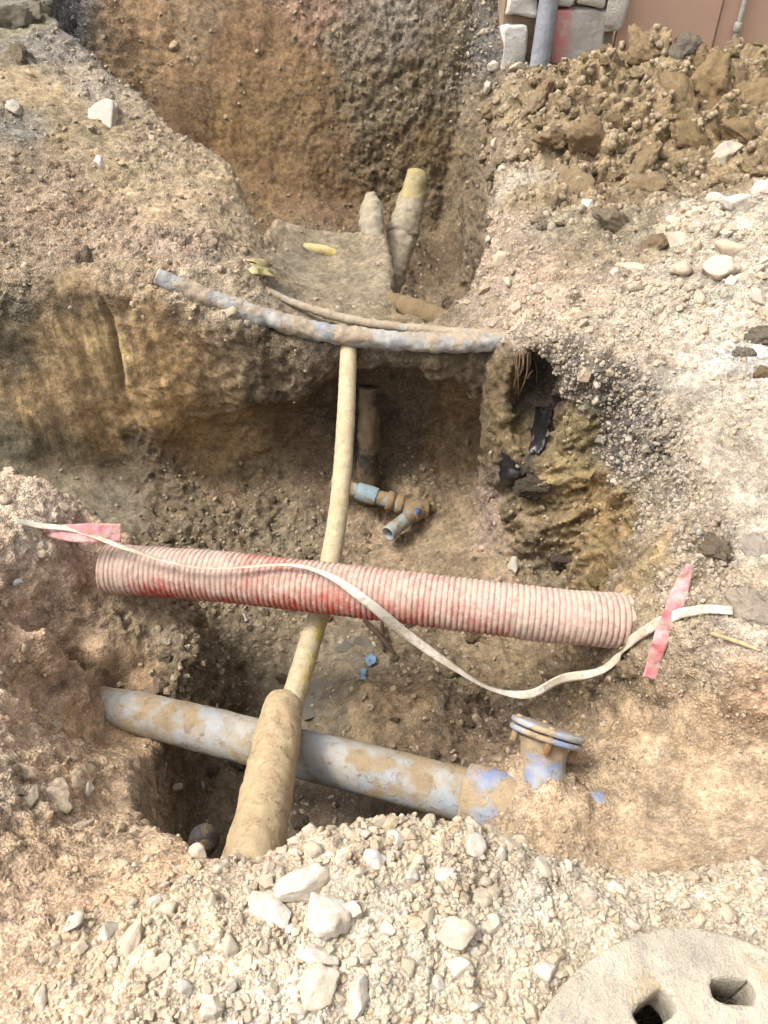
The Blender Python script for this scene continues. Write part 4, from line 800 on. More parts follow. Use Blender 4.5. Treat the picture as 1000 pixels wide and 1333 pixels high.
mc = obj('manhole_cover', me, M_CONC, None, (MH[0], MH[1], .012)); mc.rotation_euler = (R(.8), R(-.6), 0)
tag(mc, 'round worn concrete manhole cover with oval slots lying in the rubble', 'manhole cover')
# ------------------------------------------------------------------ garden wall, drain pipe and sheet gate behind the heap
WY = 5.86
def wall_mat(name, c1, c2, spot=None, rough=.9):
    t = NT(name); co = t.coords('Object'); n1 = t.noise(5, 6, .62, co); n2 = t.noise(28, 5, .65, co); n3 = t.noise(120, 3, .6, co)
    c = t.mix(t.ramp(n1, .38, .62), c1, c2)
    if spot is not None: c = t.mix(t.math('MULTIPLY', t.ramp(n2, .54, .66), .6), c, spot)
    c = t.mix(1.0, c, t.math('MULTIPLY_ADD', n3, .5, .75), 'MULTIPLY')
    return t.done(c, rough, t.bump(t.math('ADD', n2, t.math('MULTIPLY', n3, .4)), .012, .7), .25)
M_MORTAR = wall_mat('mortar', alb('A08A70', .75), alb('B4A188', .75), alb('8A745C', .75))
M_WSTONE = [wall_mat('wall_stone_white', alb('DAD6CE', .82), alb('CDC7BC', .82), alb('B0A592', .8)), wall_mat('wall_stone_grey', alb('BEB8AE', .82), alb('CAC3B6', .82), alb('989084', .8))]
def red_stone():
    t = NT('wall_stone_red_paint'); co = t.coords('Object'); n1 = t.noise(6, 5, .6, co); n2 = t.noise(30, 5, .65, co)
    sx = t.n('SeparateXYZ'); t.put(sx.inputs[0], co)
    m = t.ramp(t.math('ADD', sx.outputs[0], t.math('MULTIPLY', t.math('SUBTRACT', n2, .5), .16)), -.035, -.075)
    m = t.math('MULTIPLY', m, t.ramp(n2, .30, .52))
    c = t.mix(m, t.mix(t.ramp(n1, .4, .6), alb('C0BBB2', .85), alb('B0A99E', .85)), alb('D4918C', .85))
    return t.done(c, .9, t.bump(n2, .012, .7), .25)
M_RSTONE = red_stone()
def box_v(x0, x1, y0, y1, z0, z1):
    return np.array([(x, y, z) for z in (z0, z1) for y in (y0, y1) for x in (x0, x1)], float), np.array([(0, 2, 3, 1), (4, 5, 7, 6), (0, 1, 5, 4), (2, 6, 7, 3), (0, 4, 6, 2), (1, 3, 7, 5)])
def box_obj(name, x0, x1, y0, y1, z0, z1, mat, parent=None, org=(0, 0, 0), bev=.0):
    V, Q = box_v(x0, x1, y0, y1, z0, z1); me = bpy.data.meshes.new(name); bm = bmesh.new()
    vs_ = [bm.verts.new(v - np.array(org)) for v in V]; [bm.faces.new([vs_[i] for i in q]) for q in Q]
    if bev: bmesh.ops.bevel(bm, geom=bm.edges[:], offset=bev, segments=2, affect='EDGES', profile=.5)
    bmesh.ops.recalc_face_normals(bm, faces=bm.faces[:]); bm.to_mesh(me); bm.free()
    return obj(name, me, mat, parent, (0, 0, 0) if parent is not None else org)
def px_x(u, v, y): return WD(u, v, y)[0]
def px_z(u, v, y): return WD(u, v, y)[2]
sw = empty('stone_wall', (1.1, WY, .2), 'old stone wall of white and grey blocks left of the brown gate', 'wall')
xl, xr = px_x(652, 40, WY), px_x(803, 30, WY)
box_obj('mortar', xl + .01, xr - .01, WY, WY + .35, -.1, 2.2, M_MORTAR, sw, sw.location)
def wstone(x0, x1, z0, z1, mat, seed, label=None):
    cx, cz = (x0 + x1) / 2, (z0 + z1) / 2; bm = bmesh.new(); bmesh.ops.create_icosphere(bm, subdivisions=3, radius=1)
    P = np.array([v.co[:] for v in bm.verts]); r = random.Random(seed)
    e = .24; Q = np.sign(P) * np.abs(P) ** e
    Q *= ((x1 - x0) / 2, .05, (z1 - z0) / 2)
    Q[:, 0] += Q[:, 2] * r.uniform(-.12, .12); Q += P * (fbm(Q + seed, 9, 3, seed) * .05)[:, None]
    for v, q in zip(bm.verts, Q): v.co = q
    me = bpy.data.meshes.new('stone'); bm.to_mesh(me); bm.free(); smooth(me)
    o = obj('stone', me, mat, sw); o.location = (cx - sw.location[0], -.022, cz - sw.location[2])
    if label: o['label'] = label
zb = lambda v: px_z(690, v, WY)
X_ = lambda u: px_x(u, 40, WY)
wstone(X_(655), X_(686), zb(92), zb(30), M_WSTONE[0], 1)
wstone(X_(658), X_(696), zb(19), zb(-22), M_WSTONE[0], 2)
wstone(X_(713), X_(787), zb(80), zb(9), M_RSTONE, 3, 'grey block daubed with red paint')
wstone(X_(742), X_(779), zb(6), zb(-40), M_WSTONE[1], 4)
wstone(X_(781), X_(806), zb(38), zb(-34), M_WSTONE[1], 5)
wstone(X_(715), X_(740), zb(3), zb(-40), M_WSTONE[0], 6)
wstone(X_(655), X_(702), zb(155), zb(100), M_WSTONE[1], 7); wstone(X_(708), X_(800), zb(155), zb(90), M_WSTONE[0], 8)
r_ = random.Random(11); z = zb(-44)
while z < 2.1:
    x = xl; h = r_.uniform(.2, .3)
    while x < xr - .08:
        w = min(r_.uniform(.2, .38), xr - x); wstone(x + .012, x + w - .012, z + .012, min(z + h, 2.2) - .012, r_.choice(M_WSTONE), r_.randint(20, 9000)); x += w
    z += h
# grey drain pipe leaning against the stones
M_ZINC = wall_mat('zinc', alb('A8AAB0'), alb('B9BCC4'), alb('8C8E92'), .6)
da, db = WD(700, 100, WY - .16), WD(716, -8, WY - .09)
dd = db - da
tp = tube('drain_pipe', [da - dd * .25, da, (da + db) / 2, db, db + dd * 1.6, db + dd * 2.6], .062, M_ZINC, None, .03, 28, origin=da - dd * .25)
tag(tp, 'grey metal drain pipe leaning against the stone wall', 'pipe')
# brown sheet-metal gate: two leaves and a pale rod
def gate_mat():
    t = NT('brown_sheet'); co = t.coords('Object'); n1 = t.noise(2.2, 5, .6, co); n2 = t.noise(40, 4, .6, co)
    c = t.mix(n1, alb('C4A08A', .85), alb('CCAA94', .85)); c = t.mix(t.math('MULTIPLY', t.ramp(n2, .60, .72), .35), c, alb('C0A58C'))
    return t.done(c, .55, t.bump(n1, .01, .3), .35)
M_GATE = gate_mat()
ga = empty('sheet_gate', (2.6, WY + .03, .2), 'brown sheet-metal gate behind the clay heap', 'gate')
gx0, gx1 = xr + .015, px_x(936, 30, WY)
box_obj('leaf', gx0, gx1, WY + .02, WY + .06, .1, 2.25, M_GATE, ga, ga.location, .006)
box_obj('leaf', gx1 + .012, gx1 + 1.35, WY + .035, WY + .075, .1, 2.25, M_GATE, ga, ga.location, .006)
M_WPAINT = wall_mat('white_paint', alb('D8D4CC'), alb('C8C2B8'), alb('A89C8C'), .6)
r0, r1 = WD(953, 66, WY - .0), WD(973, -4, WY - .0)
ra = np.array((r0[0], WY + .012, r0[2])); rb2 = np.array((r0[0] + .015, WY + .012, 1.9)); ra[2] -= .06
rod = tube('rod', [ra, ra + (rb2 - ra) * .5, rb2], .017, M_WPAINT, ga, .05, 16, origin=ga.location)
kn = ra + (rb2 - ra) * .10
tube('knuckle', [kn, kn + (0, 0, .01), kn + (0, 0, .05), kn + (0, 0, .06)], [.018, .027, .027, .018], M_WPAINT, rod, .01, 16, origin=ga.location)
box_obj('gate_post', gx1 + 1.37, gx1 + 1.57, WY - .05, WY + .2, -.1, 2.4, M_MORTAR, ga, ga.location, .01)

# ------------------------------------------------------------------ stones, clods and gravel
def rock_template(seed, sub, cuts=9, flat=1.0, lump=.10):
    bm = bmesh.new(); bmesh.ops.create_icosphere(bm, subdivisions=sub, radius=1)
    P = np.array([v.co[:] for v in bm.verts]); F = np.array([[v.index for v in f.verts] for f in bm.faces]); bm.free()
    r = np.random.default_rng(seed)
    for _ in range(cuts):
        n = r.normal(size=3); n /= np.linalg.norm(n); d = r.uniform(.5, .85)
        k = P @ n - d; P = P - np.where(k > 0, k, 0)[:, None] * n
    P = P * (1, r.uniform(.7, 1), r.uniform(.55, .85) * flat)
    P = P * (1 + lump * fbm(P + seed * 3.1, 1.6, 4, seed, .6))[:, None]
    if sub >= 3 and lump <= .3: P = P * (1 + .07 * fbm(P + seed, 4.5, 4, seed + 9, .62, True))[:, None]
    if lump > .3: P = P * (1 + .20 * fbm(P + seed, 3.6, 5, seed + 5, .62, True))[:, None]
    return P / np.abs(P).max(), F
BIG = [rock_template(s, 4, 15, 1, .22) for s in range(14)]
MIDT = [rock_template(40 + s, 3, 11, 1, .24) for s in range(14)]
SMALL = [rock_template(80 + s, 1, 7) for s in range(14)]
TINY = [rock_template(120 + s, 0 + 1, 5) for s in range(10)]
CLODT = [rock_template(160 + s, 4, 5, .95, .42) for s in range(12)]
def rock_mat(name, tint_attr=False):
    t = NT(name); co = t.coords('Object')
    if tint_attr: base = t.attr('tint', 'Color')
    else: base = t.n('ObjectInfo').outputs['Color']
    k_ = 1.0 if tint_attr else .045
    n1 = t.noise(30 * k_, 4, .62, co, .2); n2 = t.noise(110 * k_, 3, .65, co); n3 = t.noise(330 * k_, 2, .6, co)
    c = t.mix(1.0, base, t.math('MULTIPLY_ADD', n2, .5, .75), 'MULTIPLY')
    c = t.mix(t.math('MULTIPLY', t.ramp(n1, .46, .66), .55), c, t.mix(1.0, c, (.80, .64, .46), 'MULTIPLY'))
    c = t.mix(t.math('MULTIPLY', t.ramp(t.noise(55 * k_, 4, .7, co), .38, .60), .65), c, tuple(lin('E2D0B4') * .6))
    return t.done(c, .92, t.bump(t.math('ADD', t.math('MULTIPLY', n2, .7), t.math('MULTIPLY', n3, .5)), .004, .7), .2)
M_ROCK = rock_mat('limestone'); M_GRAVEL = rock_mat('gravel', True)
def clod_mat():
    t = NT('clay_clod'); co = t.coords('Object'); base = t.n('ObjectInfo').outputs['Color']
    n1 = t.noise(1.6, 5, .66, co, .3); n2 = t.noise(7, 4, .68, co); n3 = t.noise(24, 3, .6, co)
    c = t.mix(1.0, base, t.math('MULTIPLY', t.math('MULTIPLY_ADD', n1, .8, .6), t.math('MULTIPLY_ADD', n2, .6, .7)), 'MULTIPLY')
    return t.done(c, .95, t.bump(t.math('ADD', n1, t.math('MULTIPLY', t.math('ADD', n2, t.math('MULTIPLY', n3, .4)), .5)), .018, .9), .2)
M_CLOD = clod_mat()
_mesh_cache = {}
def rock_mesh(kind, k, mat):
    key = (kind, k, mat.name)
    if key not in _mesh_cache:
        P, F = {'BIG': BIG, 'MID': MIDT, 'SMALL': SMALL, 'CLOD': CLODT}[kind][k]
        me = np_mesh('stone' if kind != 'CLOD' else 'clod', P, F); me.materials.append(mat); smooth(me, kind != 'SMALL')
        _mesh_cache[key] = me
    return _mesh_cache[key]
taken = []
def put_rock(name, pos, nrm, size, color, kind, mat, label, cat, group, rs, sink=.35, squash=(1, 1, 1), yaw=None):
    k = int(rs.integers(0, len({'BIG': BIG, 'MID': MIDT, 'SMALL': SMALL, 'CLOD': CLODT}[kind])))
    o = bpy.data.objects.new(name, rock_mesh(kind, k, mat)); C.objects.link(o)
    n = Vector(nrm)
    q = Vector((0, 0, 1)).rotation_difference((n + Vector((0, 0, .6))).normalized()).to_matrix() @ Matrix.Rotation(rs.uniform(0, 6.28) if yaw is None else yaw, 3, 'Z') @ Matrix.Rotation(rs.uniform(-.35, .35), 3, 'X')
    o.rotation_euler = q.to_euler(); s = size / 2
    o.scale = (s * squash[0], s * squash[1], s * squash[2]); o.location = Vector(pos) + n * (s * (.62 - sink))
    o.color = (*color, 1); taken.append((pos[0], pos[1], pos[2], s))
    return tag(o, label, cat, group)
rs = np.random.default_rng(21)
def px_rock(u, v, wpx, col, label, cat='stone', group=None, kind='BIG', name='stone', mat=None, k=.58, hr=1.0, sink=.55, squash=(1, 1, 1), yaw=None):
    h, n = hit(u, v, bvh)
    if h is None: return
    zc = float(np.dot(np.array(h) - (0, 0, CAM_H), (0, math.cos(PITCH), -math.sin(PITCH))))
    return put_rock(name, h, n, wpx / FPX * zc * 1.12, (lambda c_: c_.mean() + (c_ - c_.mean()) * .8)(lin(col)) * k, kind, mat or M_ROCK, label, cat, group, rs, sink, squash, yaw)
# stones that stand out, each with its own words
NAMED = [
    (428, 1187, 62, 'F2E8D8', 'broad pale limestone block in the middle of the rubble heap', (1, 1.1, 1)),
    (393, 1158, 66, 'F2E6D2', 'whitish limestone block behind the broad one on the rubble heap', (1.1, .9, .9)),
    (350, 1190, 62, 'F4EBDD', 'chalky white limestone left of the broad block on the rubble heap', (1, .9, 1)),
    (413, 1246, 56, 'F4EADB', 'angular white stone above the pair of flat stones', (1, .8, 1)),
    (414, 1290, 58, 'EBDCC2', 'cream stone, left one of the touching flat pair near the bottom', (1, 1, .8)),
    (466, 1291, 58, 'F2E8D8', 'white rounded stone, right one of the touching flat pair near the bottom', (1, .9, .9)),
    (590, 1216, 46, 'EADBC2', 'upright cream stone right of the middle of the rubble heap', (.85, 1.2, 1)),
    (598, 1264, 38, 'F2E8D6', 'round white stone below the upright cream one', (1, 1, 1)),
    (486, 1124, 34, 'F6EFE4', 'bright white stone just below the rim of the rubble heap', (.8, 1.1, 1)),
    (515, 1092, 28, 'EFE6D8', 'small white stone on the very rim of the rubble heap', (.8, 1.2, 1)),
    (142, 1216, 38, 'F2E6D4', 'square whitish stone at the left end of the rubble heap', (1, .9, 1.1)),
    (172, 1228, 44, 'E6D2B2', 'long tan stone leaning beside the square whitish one', (.6, 1.6, .8)),
    (272, 1316, 42, 'F0E2CC', 'large egg-shaped stone at the bottom edge left of centre', (.8, 1.3, 1)),
    (388, 1316, 26, 'EEDFC8', 'small round stone at the bottom edge below the flat pair', (1, 1, 1)),
    (505, 1211, 26, 'F0E6DA', 'small pinkish white stone in the centre of the rubble heap', (.8, 1.2, 1)),
    (462, 1184, 24, 'F4EBDC', 'small oval stone right beside the broad limestone block', (.8, 1.2, 1)),
    (557, 1193, 34, 'E8D6B4', 'yellowish flat stone near the upright cream stone', (1.1, .9, .8)),
    (643, 1201, 30, 'EFE3CF', 'pale knobbly stone at the edge of the dusty right part of the heap', (1, 1, 1)),
    (676, 1302, 20, 'F4ECDE', 'small white chip left of the manhole cover', (1, .7, .8)),
    (210, 1258, 34, 'E9D8BC', 'low cream stone below the square whitish stone', (1.2, .8, .8)),
    (640, 1082, 26, 'D9C2A0', 'tan stone lying against the blue pipe socket', (1, 1, 1)),
    (138, 152, 52, 'D9CEC0', 'large curved white slab of stone on the left bank', (.8, 1.3, .6)),
    (958, 270, 40, 'F2EADC', 'biggest white block on the right-hand rubble below the clay', (1, 1, 1)),
    (940, 208, 44, 'C2B6A4', 'large grey stone at the top edge of the right-hand rubble', (1.2, .9, .9)),
    (990, 250, 34, 'EFE5D6', 'white stone at the right picture edge among the rubble', (1, 1, 1)),
    (880, 312, 36, 'E2D3BC', 'cream stone at the foot of the clay heap', (1, .9, .9)),
    (826, 352, 38, 'D8C9AE', 'long buff stone below the clay heap', (1.4, .7, .8)),
    (876, 290, 26, 'EEE6DA', 'flat white stone beside the foot of the clay heap', (1.3, .7, .7)),
    (766, 268, 22, 'F0E6DA', 'lone small white stone beside the clay disc', (1, .9, 1)),
    (910, 386, 26, 'DECBB0', 'half-buried cream stone on the right bank', (1, .8, .7)),
    (985, 386, 26, 'E6DAC8', 'white stone by the right edge above the grey clods', (1.1, .9, .8)),
    (130, 212, 20, 'F4F4F6', 'bright white scrap of stone on the left bank', (1.1, .7, .5)),
    (672, 732, 34, 'D8CFC0', 'grey-white stone on the pit floor behind the duct', (1.2, .7, .7)),
    (264, 1021, 12, 'D8D0C0', 'pale pebble in the shadow below the grey pipe', (1, .8, .9)),
    (230, 1025, 14, 'CFC2AC', 'cream pebble on the cut face below the grey pipe', (1.2, .8, .9)),
    (20, 143, 36, 'B9B4AC', 'grey stone at the left picture edge on the upper bank', (1, .8, .8)),
    (36, 1008, 44, 'C29F7C', 'rust-tan stone among the cobbles of the left bank', (1, .9, .9)),
    (76, 1038, 52, 'BDA484', 'biggest brown cobble on the left bank', (1, 1.1, .9)),
    (108, 1016, 44, 'B28E66', 'orange-brown cobble beside the biggest one on the left bank', (1, 1.1, .9)),
    (40, 1042, 32, 'BDAA94', 'greyish cobble below the rust-tan one on the left bank', (1.1, .8, .8)),
    (116, 1030, 22, 'DCCDB6', 'whitish chip under the orange-brown cobble', (1.2, .6, .6)),
    (105, 1078, 32, 'C2A98A', 'cream cobble below the group on the left bank', (1, 1, .9)),
    (10, 938, 26, 'C08A62', 'orange brick-coloured stone at the left picture edge', (.9, 1, .8)),
    (74, 944, 20, 'CDB090', 'small round cream stone left of the grey pipe end', (1, 1, .9)),
    (4, 868, 16, 'D2B896', 'yellowish pebble at the left picture edge', (1, 1, .6)),
]
for u, v, w, col, lab, sq in NAMED: px_rock(u, v, w, col, lab, squash=sq)
# clay lumps that stand out on the heap
CL = [
    (752, 240, 62, 'B29668', 'round flat disc of clay at the foot of the heap', (1, 1, .35)),
    (838, 210, 64, 'A88C60', 'clay lump overhanging the dark gap in the heap', (1.2, .9, .8)), (770, 180, 80, 'A98A5E', 'broad clay lump left of the dark gap in the heap', (1.1, .9, .8)),
    (840, 245, 60, 'A98C62', 'rounded brown clay lump right below the dark gap', (1.2, .9, .8)), (800, 290, 70, '9A8868', 'grey-green crumbly clod at the foot of the heap', (1.2, .9, .7)), (850, 320, 44, 'A08260', 'brown clod at the lower tip of the heap', (1, .9, .8)),
    (890, 66, 50, '8A7C68', 'dark grey clod on the crest of the heap', (1, .9, 1)), (930, 110, 84, 'A98A5A', 'big clay lump near the right end of the crest', (1.1, .9, .9)), (980, 130, 70, 'AA8B5C', 'clay lump at the right picture edge', (1, 1, .9)),
    (835, 62, 66, 'AE9064', 'clay lump forming the peak of the heap', (1, .9, .9)), (700, 130, 60, 'B0926A', 'pale clay lump at the left shoulder of the heap', (1.2, .8, .8)), (720, 180, 64, 'A88A5E', 'clay lump on the left flank of the heap', (1, 1, .8)),
    (880, 130, 80, 'AA8C5E', 'broad clay lump in the middle of the crest', (1.2, .9, .8)), (900, 180, 64, 'A68858', 'clay lump right above the white rubble', (1.2, .9, .8)), (965, 175, 60, 'A98A5C', 'low clay lump above the grey stone', (1.2, .9, .8)),
    (990, 440, 44, '8C7E66', 'dark grey-green clod at the right picture edge on the pale bank', (1, .9, .8)), (996, 486, 30, '9C8458', 'small ochre clod at the right picture edge', (1, .9, .8)), (970, 462, 30, '9A8E78', 'grey crumb of clay beside the dark clod', (1.1, .9, .8)),
    (110, 340, 40, '8A745A', 'dark clod on the rim above the scraped wall', (1.2, .9, .8)), (15, 30, 50, '8C8068', 'olive-grey clod in the upper left corner', (1, 1, .9)), (50, 20, 40, '8F8468', 'dull brown clod beside the black crumbs in the upper left', (1, 1, .9)), (25, 75, 40, '8C7C5C', 'brown clod below the olive one in the upper left', (1.1, .9, .9)),
    (735, 725, 40, '665648', 'dark wet clod at the foot of the right wall', (1, 1.2, .8)), (690, 635, 44, '5E5040', 'dark lump halfway down the right wall', (1.3, .8, .8)), (950, 230, 30, 'A98A60', 'brown clod between the white stones on the right', (1, .9, .8)), (930, 715, 50, '8E7A60', 'crumbly brown clod on the bank behind the pink tape', (1.2, 1, .8)), (985, 715, 44, 'CDBBA4', 'pale crust of mud at the right edge behind the strap end', (1.2, 1, .6)), (975, 790, 54, 'CCB79C', 'pale crumbly lump right of the strap end', (1.1, 1, .8)),
]
for u, v, w, col, lab, sq in CL: px_rock(u, v, w * (.85 if w > 55 else 1), col, lab, 'clay lump', None, 'CLOD', 'clay_lump', M_CLOD, .54, squash=sq, sink=.62)

for pos, sz_, col, lab, sq in [(W(838, 800, -.30) + np.array((0, .02, 0)), .27, 'B79C78', 'lump of mud caked over the right end of the red duct', (.8, 1.1, 1)), (W(828, 838, -.40), .13, 'AE9270', 'small mud lump under the right end of the red duct', (1, 1, .8))]:
    put_rock('mud_lump', pos, (0, 0, 1), sz_, lin(col) * .56, 'CLOD', M_CLOD, lab, 'mud lump', None, rs, .62, sq)
# sample places over the ground by area
tri_c = TV[TQ].mean(1)
d1_, d2_ = TV[TQ[:, 2]] - TV[TQ[:, 0]], TV[TQ[:, 3]] - TV[TQ[:, 1]]
cr_ = np.cross(d1_, d2_); area = np.linalg.norm(cr_, axis=1) / 2; fN = cr_ / (2 * area[:, None] + 1e-12)
# what the camera region can see, with a margin: skip far corners
inview = (np.abs(tri_c[:, 0]) < .62 * np.hypot(tri_c[:, 1], CAM_H) + .35) & (tri_c[:, 1] > .05) & (tri_c[:, 1] < 7.2) & (np.hypot(tri_c[:, 0] - MH[0], tri_c[:, 1] - MH[1]) > .33)
fore = (tri_c[:, 2] > -.08) & (tri_c[:, 1] < .82) & (tri_c[:, 0] > -.6)
fwet = WET[TQ].mean(1)
bright = SOIL[TQ].mean((1, 2))
rightb = (tri_c[:, 0] > .4) & (tri_c[:, 1] > 1.2) & (tri_c[:, 2] > -.12) & ~is_heap
def sample(n, wgt, r):
    p = wgt * area * inview; p = p / p.sum(); i = r.choice(len(p), n, p=p); q = TQ[i]
    a, b = r.random(n), r.random(n)
    P = (TV[q[:, 0]] * ((1 - a) * (1 - b))[:, None] + TV[q[:, 1]] * (a * (1 - b))[:, None] + TV[q[:, 2]] * (a * b)[:, None] + TV[q[:, 3]] * ((1 - a) * b)[:, None])
    return P, fN[i], q[:, 0], i
# individual stones of the rubble: placed by size, largest first, without piling on each other
def scatter_individual(n, wgt, smin, smax, col_fn, noun, tail, group, kind, r, name='stone', mat=None, cat='stone', sink=.56, power=2.2):
    P, N, vi, fi = sample(n * 9, wgt, r); k = 0
    sizes = np.sort(smin + (smax - smin) * r.random(n) ** power)[::-1]
    for p, nn, v in zip(P, N, vi):
        if k >= n: break
        s = sizes[k]
        if not visible(p): continue
        if any((p[0] - t[0]) ** 2 + (p[1] - t[1]) ** 2 + (p[2] - t[2]) ** 2 < (.8 * (s / 2 + t[3])) ** 2 for t in taken): continue
        col = col_fn(v, r)
        put_rock(name, p, nn, s, col, kind, mat or M_ROCK, make_label(p, col, s, noun, tail), cat, group, r, sink, (1, r.uniform(.75, 1.2), r.uniform(.75, 1.1))); k += 1
def pale(v, r): return np.clip(lin(['F0E6D6', 'EADCC6', 'F4ECE0', 'E8D9C0', 'E6D5BA', 'EDE0CC', 'E2D0B4', 'EADBC4'][r.integers(0, 8)]) * .57 * r.uniform(.86, 1.05), 0, .8)
def greyish(v, r): return lin(['C9BFB2', 'B2A698', 'D6CCBE', '988C80', 'A79884'][r.integers(0, 5)]) * .6 * r.uniform(.8, 1.05)
def soilish(v, r): return np.clip(SOIL[v] * r.uniform(.8, 1.15) + r.uniform(-.01, .02), .02, .7)
def to_px(p):
    d = np.array(p) - (0, 0, CAM_H); c, s_ = math.cos(PITCH), math.sin(PITCH); zc = d[1] * c - d[2] * s_
    return 500 + FPX * d[0] / zc, 666.5 - FPX * (d[1] * s_ + d[2] * c) / zc
def visible(p, m=4):
    u, v = to_px(p)
    if not (m < u < 1000 - m and m < v < 1333 - m): return False
    h, _ = hit(u, v, bvh); return h is not None and (Vector(p) - h).length < .06
MARKS = [(428, 1187, 'the broad limestone block'), (350, 1190, 'the chalky white limestone'), (413, 1246, 'the angular white stone'), (440, 1291, 'the touching flat pair'), (590, 1216, 'the upright cream stone'), (598, 1264, 'the round white stone'), (486, 1124, 'the bright white rim stone'), (142, 1216, 'the square whitish stone'), (272, 1316, 'the egg-shaped stone'),
         (505, 1211, 'the small pinkish white stone'), (557, 1193, 'the yellowish flat stone'), (643, 1201, 'the pale knobbly stone'), (676, 1302, 'the white chip'), (210, 1258, 'the low cream stone'), (860, 1270, 'the manhole cover'), (340, 1085, 'the foot of the sleeve'), (640, 1082, 'the pipe socket'), (138, 152, 'the curved white slab'), (130, 212, 'the bright white scrap'),
         (958, 270, 'the biggest white block'), (940, 208, 'the large grey stone'), (880, 312, 'the cream stone at the heap foot'), (826, 352, 'the long buff stone'), (766, 268, 'the lone white stone by the clay disc'), (910, 386, 'the half-buried cream stone'), (990, 440, 'the dark grey-green clod'), (645, 446, 'the right end of the conduit'), (212, 365, 'the left end of the conduit'), (945, 465, 'the whitewash stain'), (690, 510, 'the dark hollow'), (885, 760, 'the hanging pink tape'),
         (76, 1038, 'the biggest brown cobble'), (100, 910, 'the left end of the grey pipe'), (100, 690, 'the torn pink tape'), (140, 745, 'the left end of the duct'), (10, 938, 'the orange stone'), (110, 340, 'the dark clod on the rim'), (335, 352, 'the yellow plastic scrap'), (15, 30, 'the olive-grey clod'), (752, 240, 'the clay disc'), (838, 210, 'the dark gap in the heap'), (890, 66, 'the dark grey crest clod'), (835, 62, 'the peak of the heap'), (930, 110, 'the big clay lump'), (700, 130, 'the pale clay lump'),
         (520, 670, 'the service pipe'), (447, 640, 'the gas pipe behind the duct'), (345, 903, 'the puddle'), (400, 850, 'the gas pipe before the duct'), (495, 835, 'the dark sticks'), (710, 960, 'the blue flange'), (672, 732, 'the grey-white stone behind the duct'), (600, 780, 'the middle of the duct'), (230, 950, 'the grey pipe left of the sleeve'), (735, 725, 'the dark wet clod')]
used_labels = set()
def make_label(p, color, size, noun, tail):
    u, v = to_px(p); b = float(np.mean(color)); dist = float(np.linalg.norm(np.array(p) - (0, 0, CAM_H))); w = size / dist * FPX
    cw = 'white' if b > .48 else 'cream' if b > .40 else 'buff' if b > .31 else 'tan' if b > .23 else 'brown' if b > .14 else 'dark brown'
    zw = 'tiny' if w < 12 else 'small' if w < 19 else 'mid-sized' if w < 28 else 'large'
    for mu, mv, mark in sorted(MARKS, key=lambda m: (m[0] - u) ** 2 + (m[1] - v) ** 2)[:7]:
        du__, dv__ = u - mu, v - mv; far = math.hypot(du__, dv__)
        near_ = 'close ' if far < 45 else 'well ' if far > 110 else 'a little '
        if abs(du__) > 2.2 * abs(dv__): d = near_ + ('right of' if du__ > 0 else 'left of')
        elif abs(dv__) > 2.2 * abs(du__): d = near_ + ('below' if dv__ > 0 else 'above')
        else: d = near_ + ('below' if dv__ > 0 else 'above') + ' and ' + ('right of' if du__ > 0 else 'left of')
        lab = f'{zw} {cw} {noun} {d} {mark}'
        if len(lab.split()) <= 16 and lab not in used_labels: used_labels.add(lab); return lab
    return f'{zw} {cw} {noun} {tail}'
r1 = np.random.default_rng(31)
scatter_individual(120, np.where(fore, fgrit, 0), .020, .055, pale, 'limestone', 'on the front heap', 'limestones on the front heap', 'MID', r1, power=2.2)
scatter_individual(70, np.where(rightb & (tri_c[:, 1] > 2.5), fgrit * (1 + 3 * (tri_c[:, 0] > 1.3)), 0), .05, .13, pale, 'limestone', 'on the right bank', 'limestones on the right bank', 'MID', r1, power=1.8)
wallg = (tri_c[:, 0] > .5) & (tri_c[:, 1] > 1.4) & (tri_c[:, 1] < 2.9) & (tri_c[:, 2] > -.6) & (tri_c[:, 2] < .0) & (fgrit > .55) & (bright < .3)
scatter_individual(32, wallg * 1.0, .022, .05, greyish, 'stone in the gravel layer', 'of the right wall', 'stones in the gravel layer', 'MID', r1)
leftb = (tri_c[:, 0] < -.3) & (tri_c[:, 1] < 2.2) & (tri_c[:, 2] > -.5) & ~fore
scatter_individual(24, np.where(leftb, fgrit, 0), .02, .05, soilish, 'cobble', 'on the left bank', 'cobbles on the left bank', 'MID', r1, 'cobble', cat='cobble')
leftp = (tri_c[:, 0] < -.3) & (tri_c[:, 1] > 3.0) & (tri_c[:, 2] > -.15)
scatter_individual(30, np.where(leftp, fgrit, 0), .04, .09, lambda v, r: soilish(v, r) * r.uniform(.9, 1.5), 'stone', 'on the left plateau', 'stones on the left plateau', 'MID', r1)
scatter_individual(60, np.where(is_heap, 1, 0), .06, .14, soilish, 'clay lump', 'on the heap below the gate', 'lumps of the clay heap', 'CLOD', r1, 'clay_lump', M_CLOD, 'clay lump', .62, 1.6)
floorp = (tri_c[:, 2] < -.55) & (tri_c[:, 1] < 3.1) & (fN[:, 2] > .45)
scatter_individual(75, np.where(floorp, np.clip(fclod - .2, 0, 1), 0), .035, .09, soilish, 'clod of soil', 'on the pit floor', 'clods on the pit floor', 'CLOD', r1, 'soil_clod', M_CLOD, 'soil clod', .45, 2)

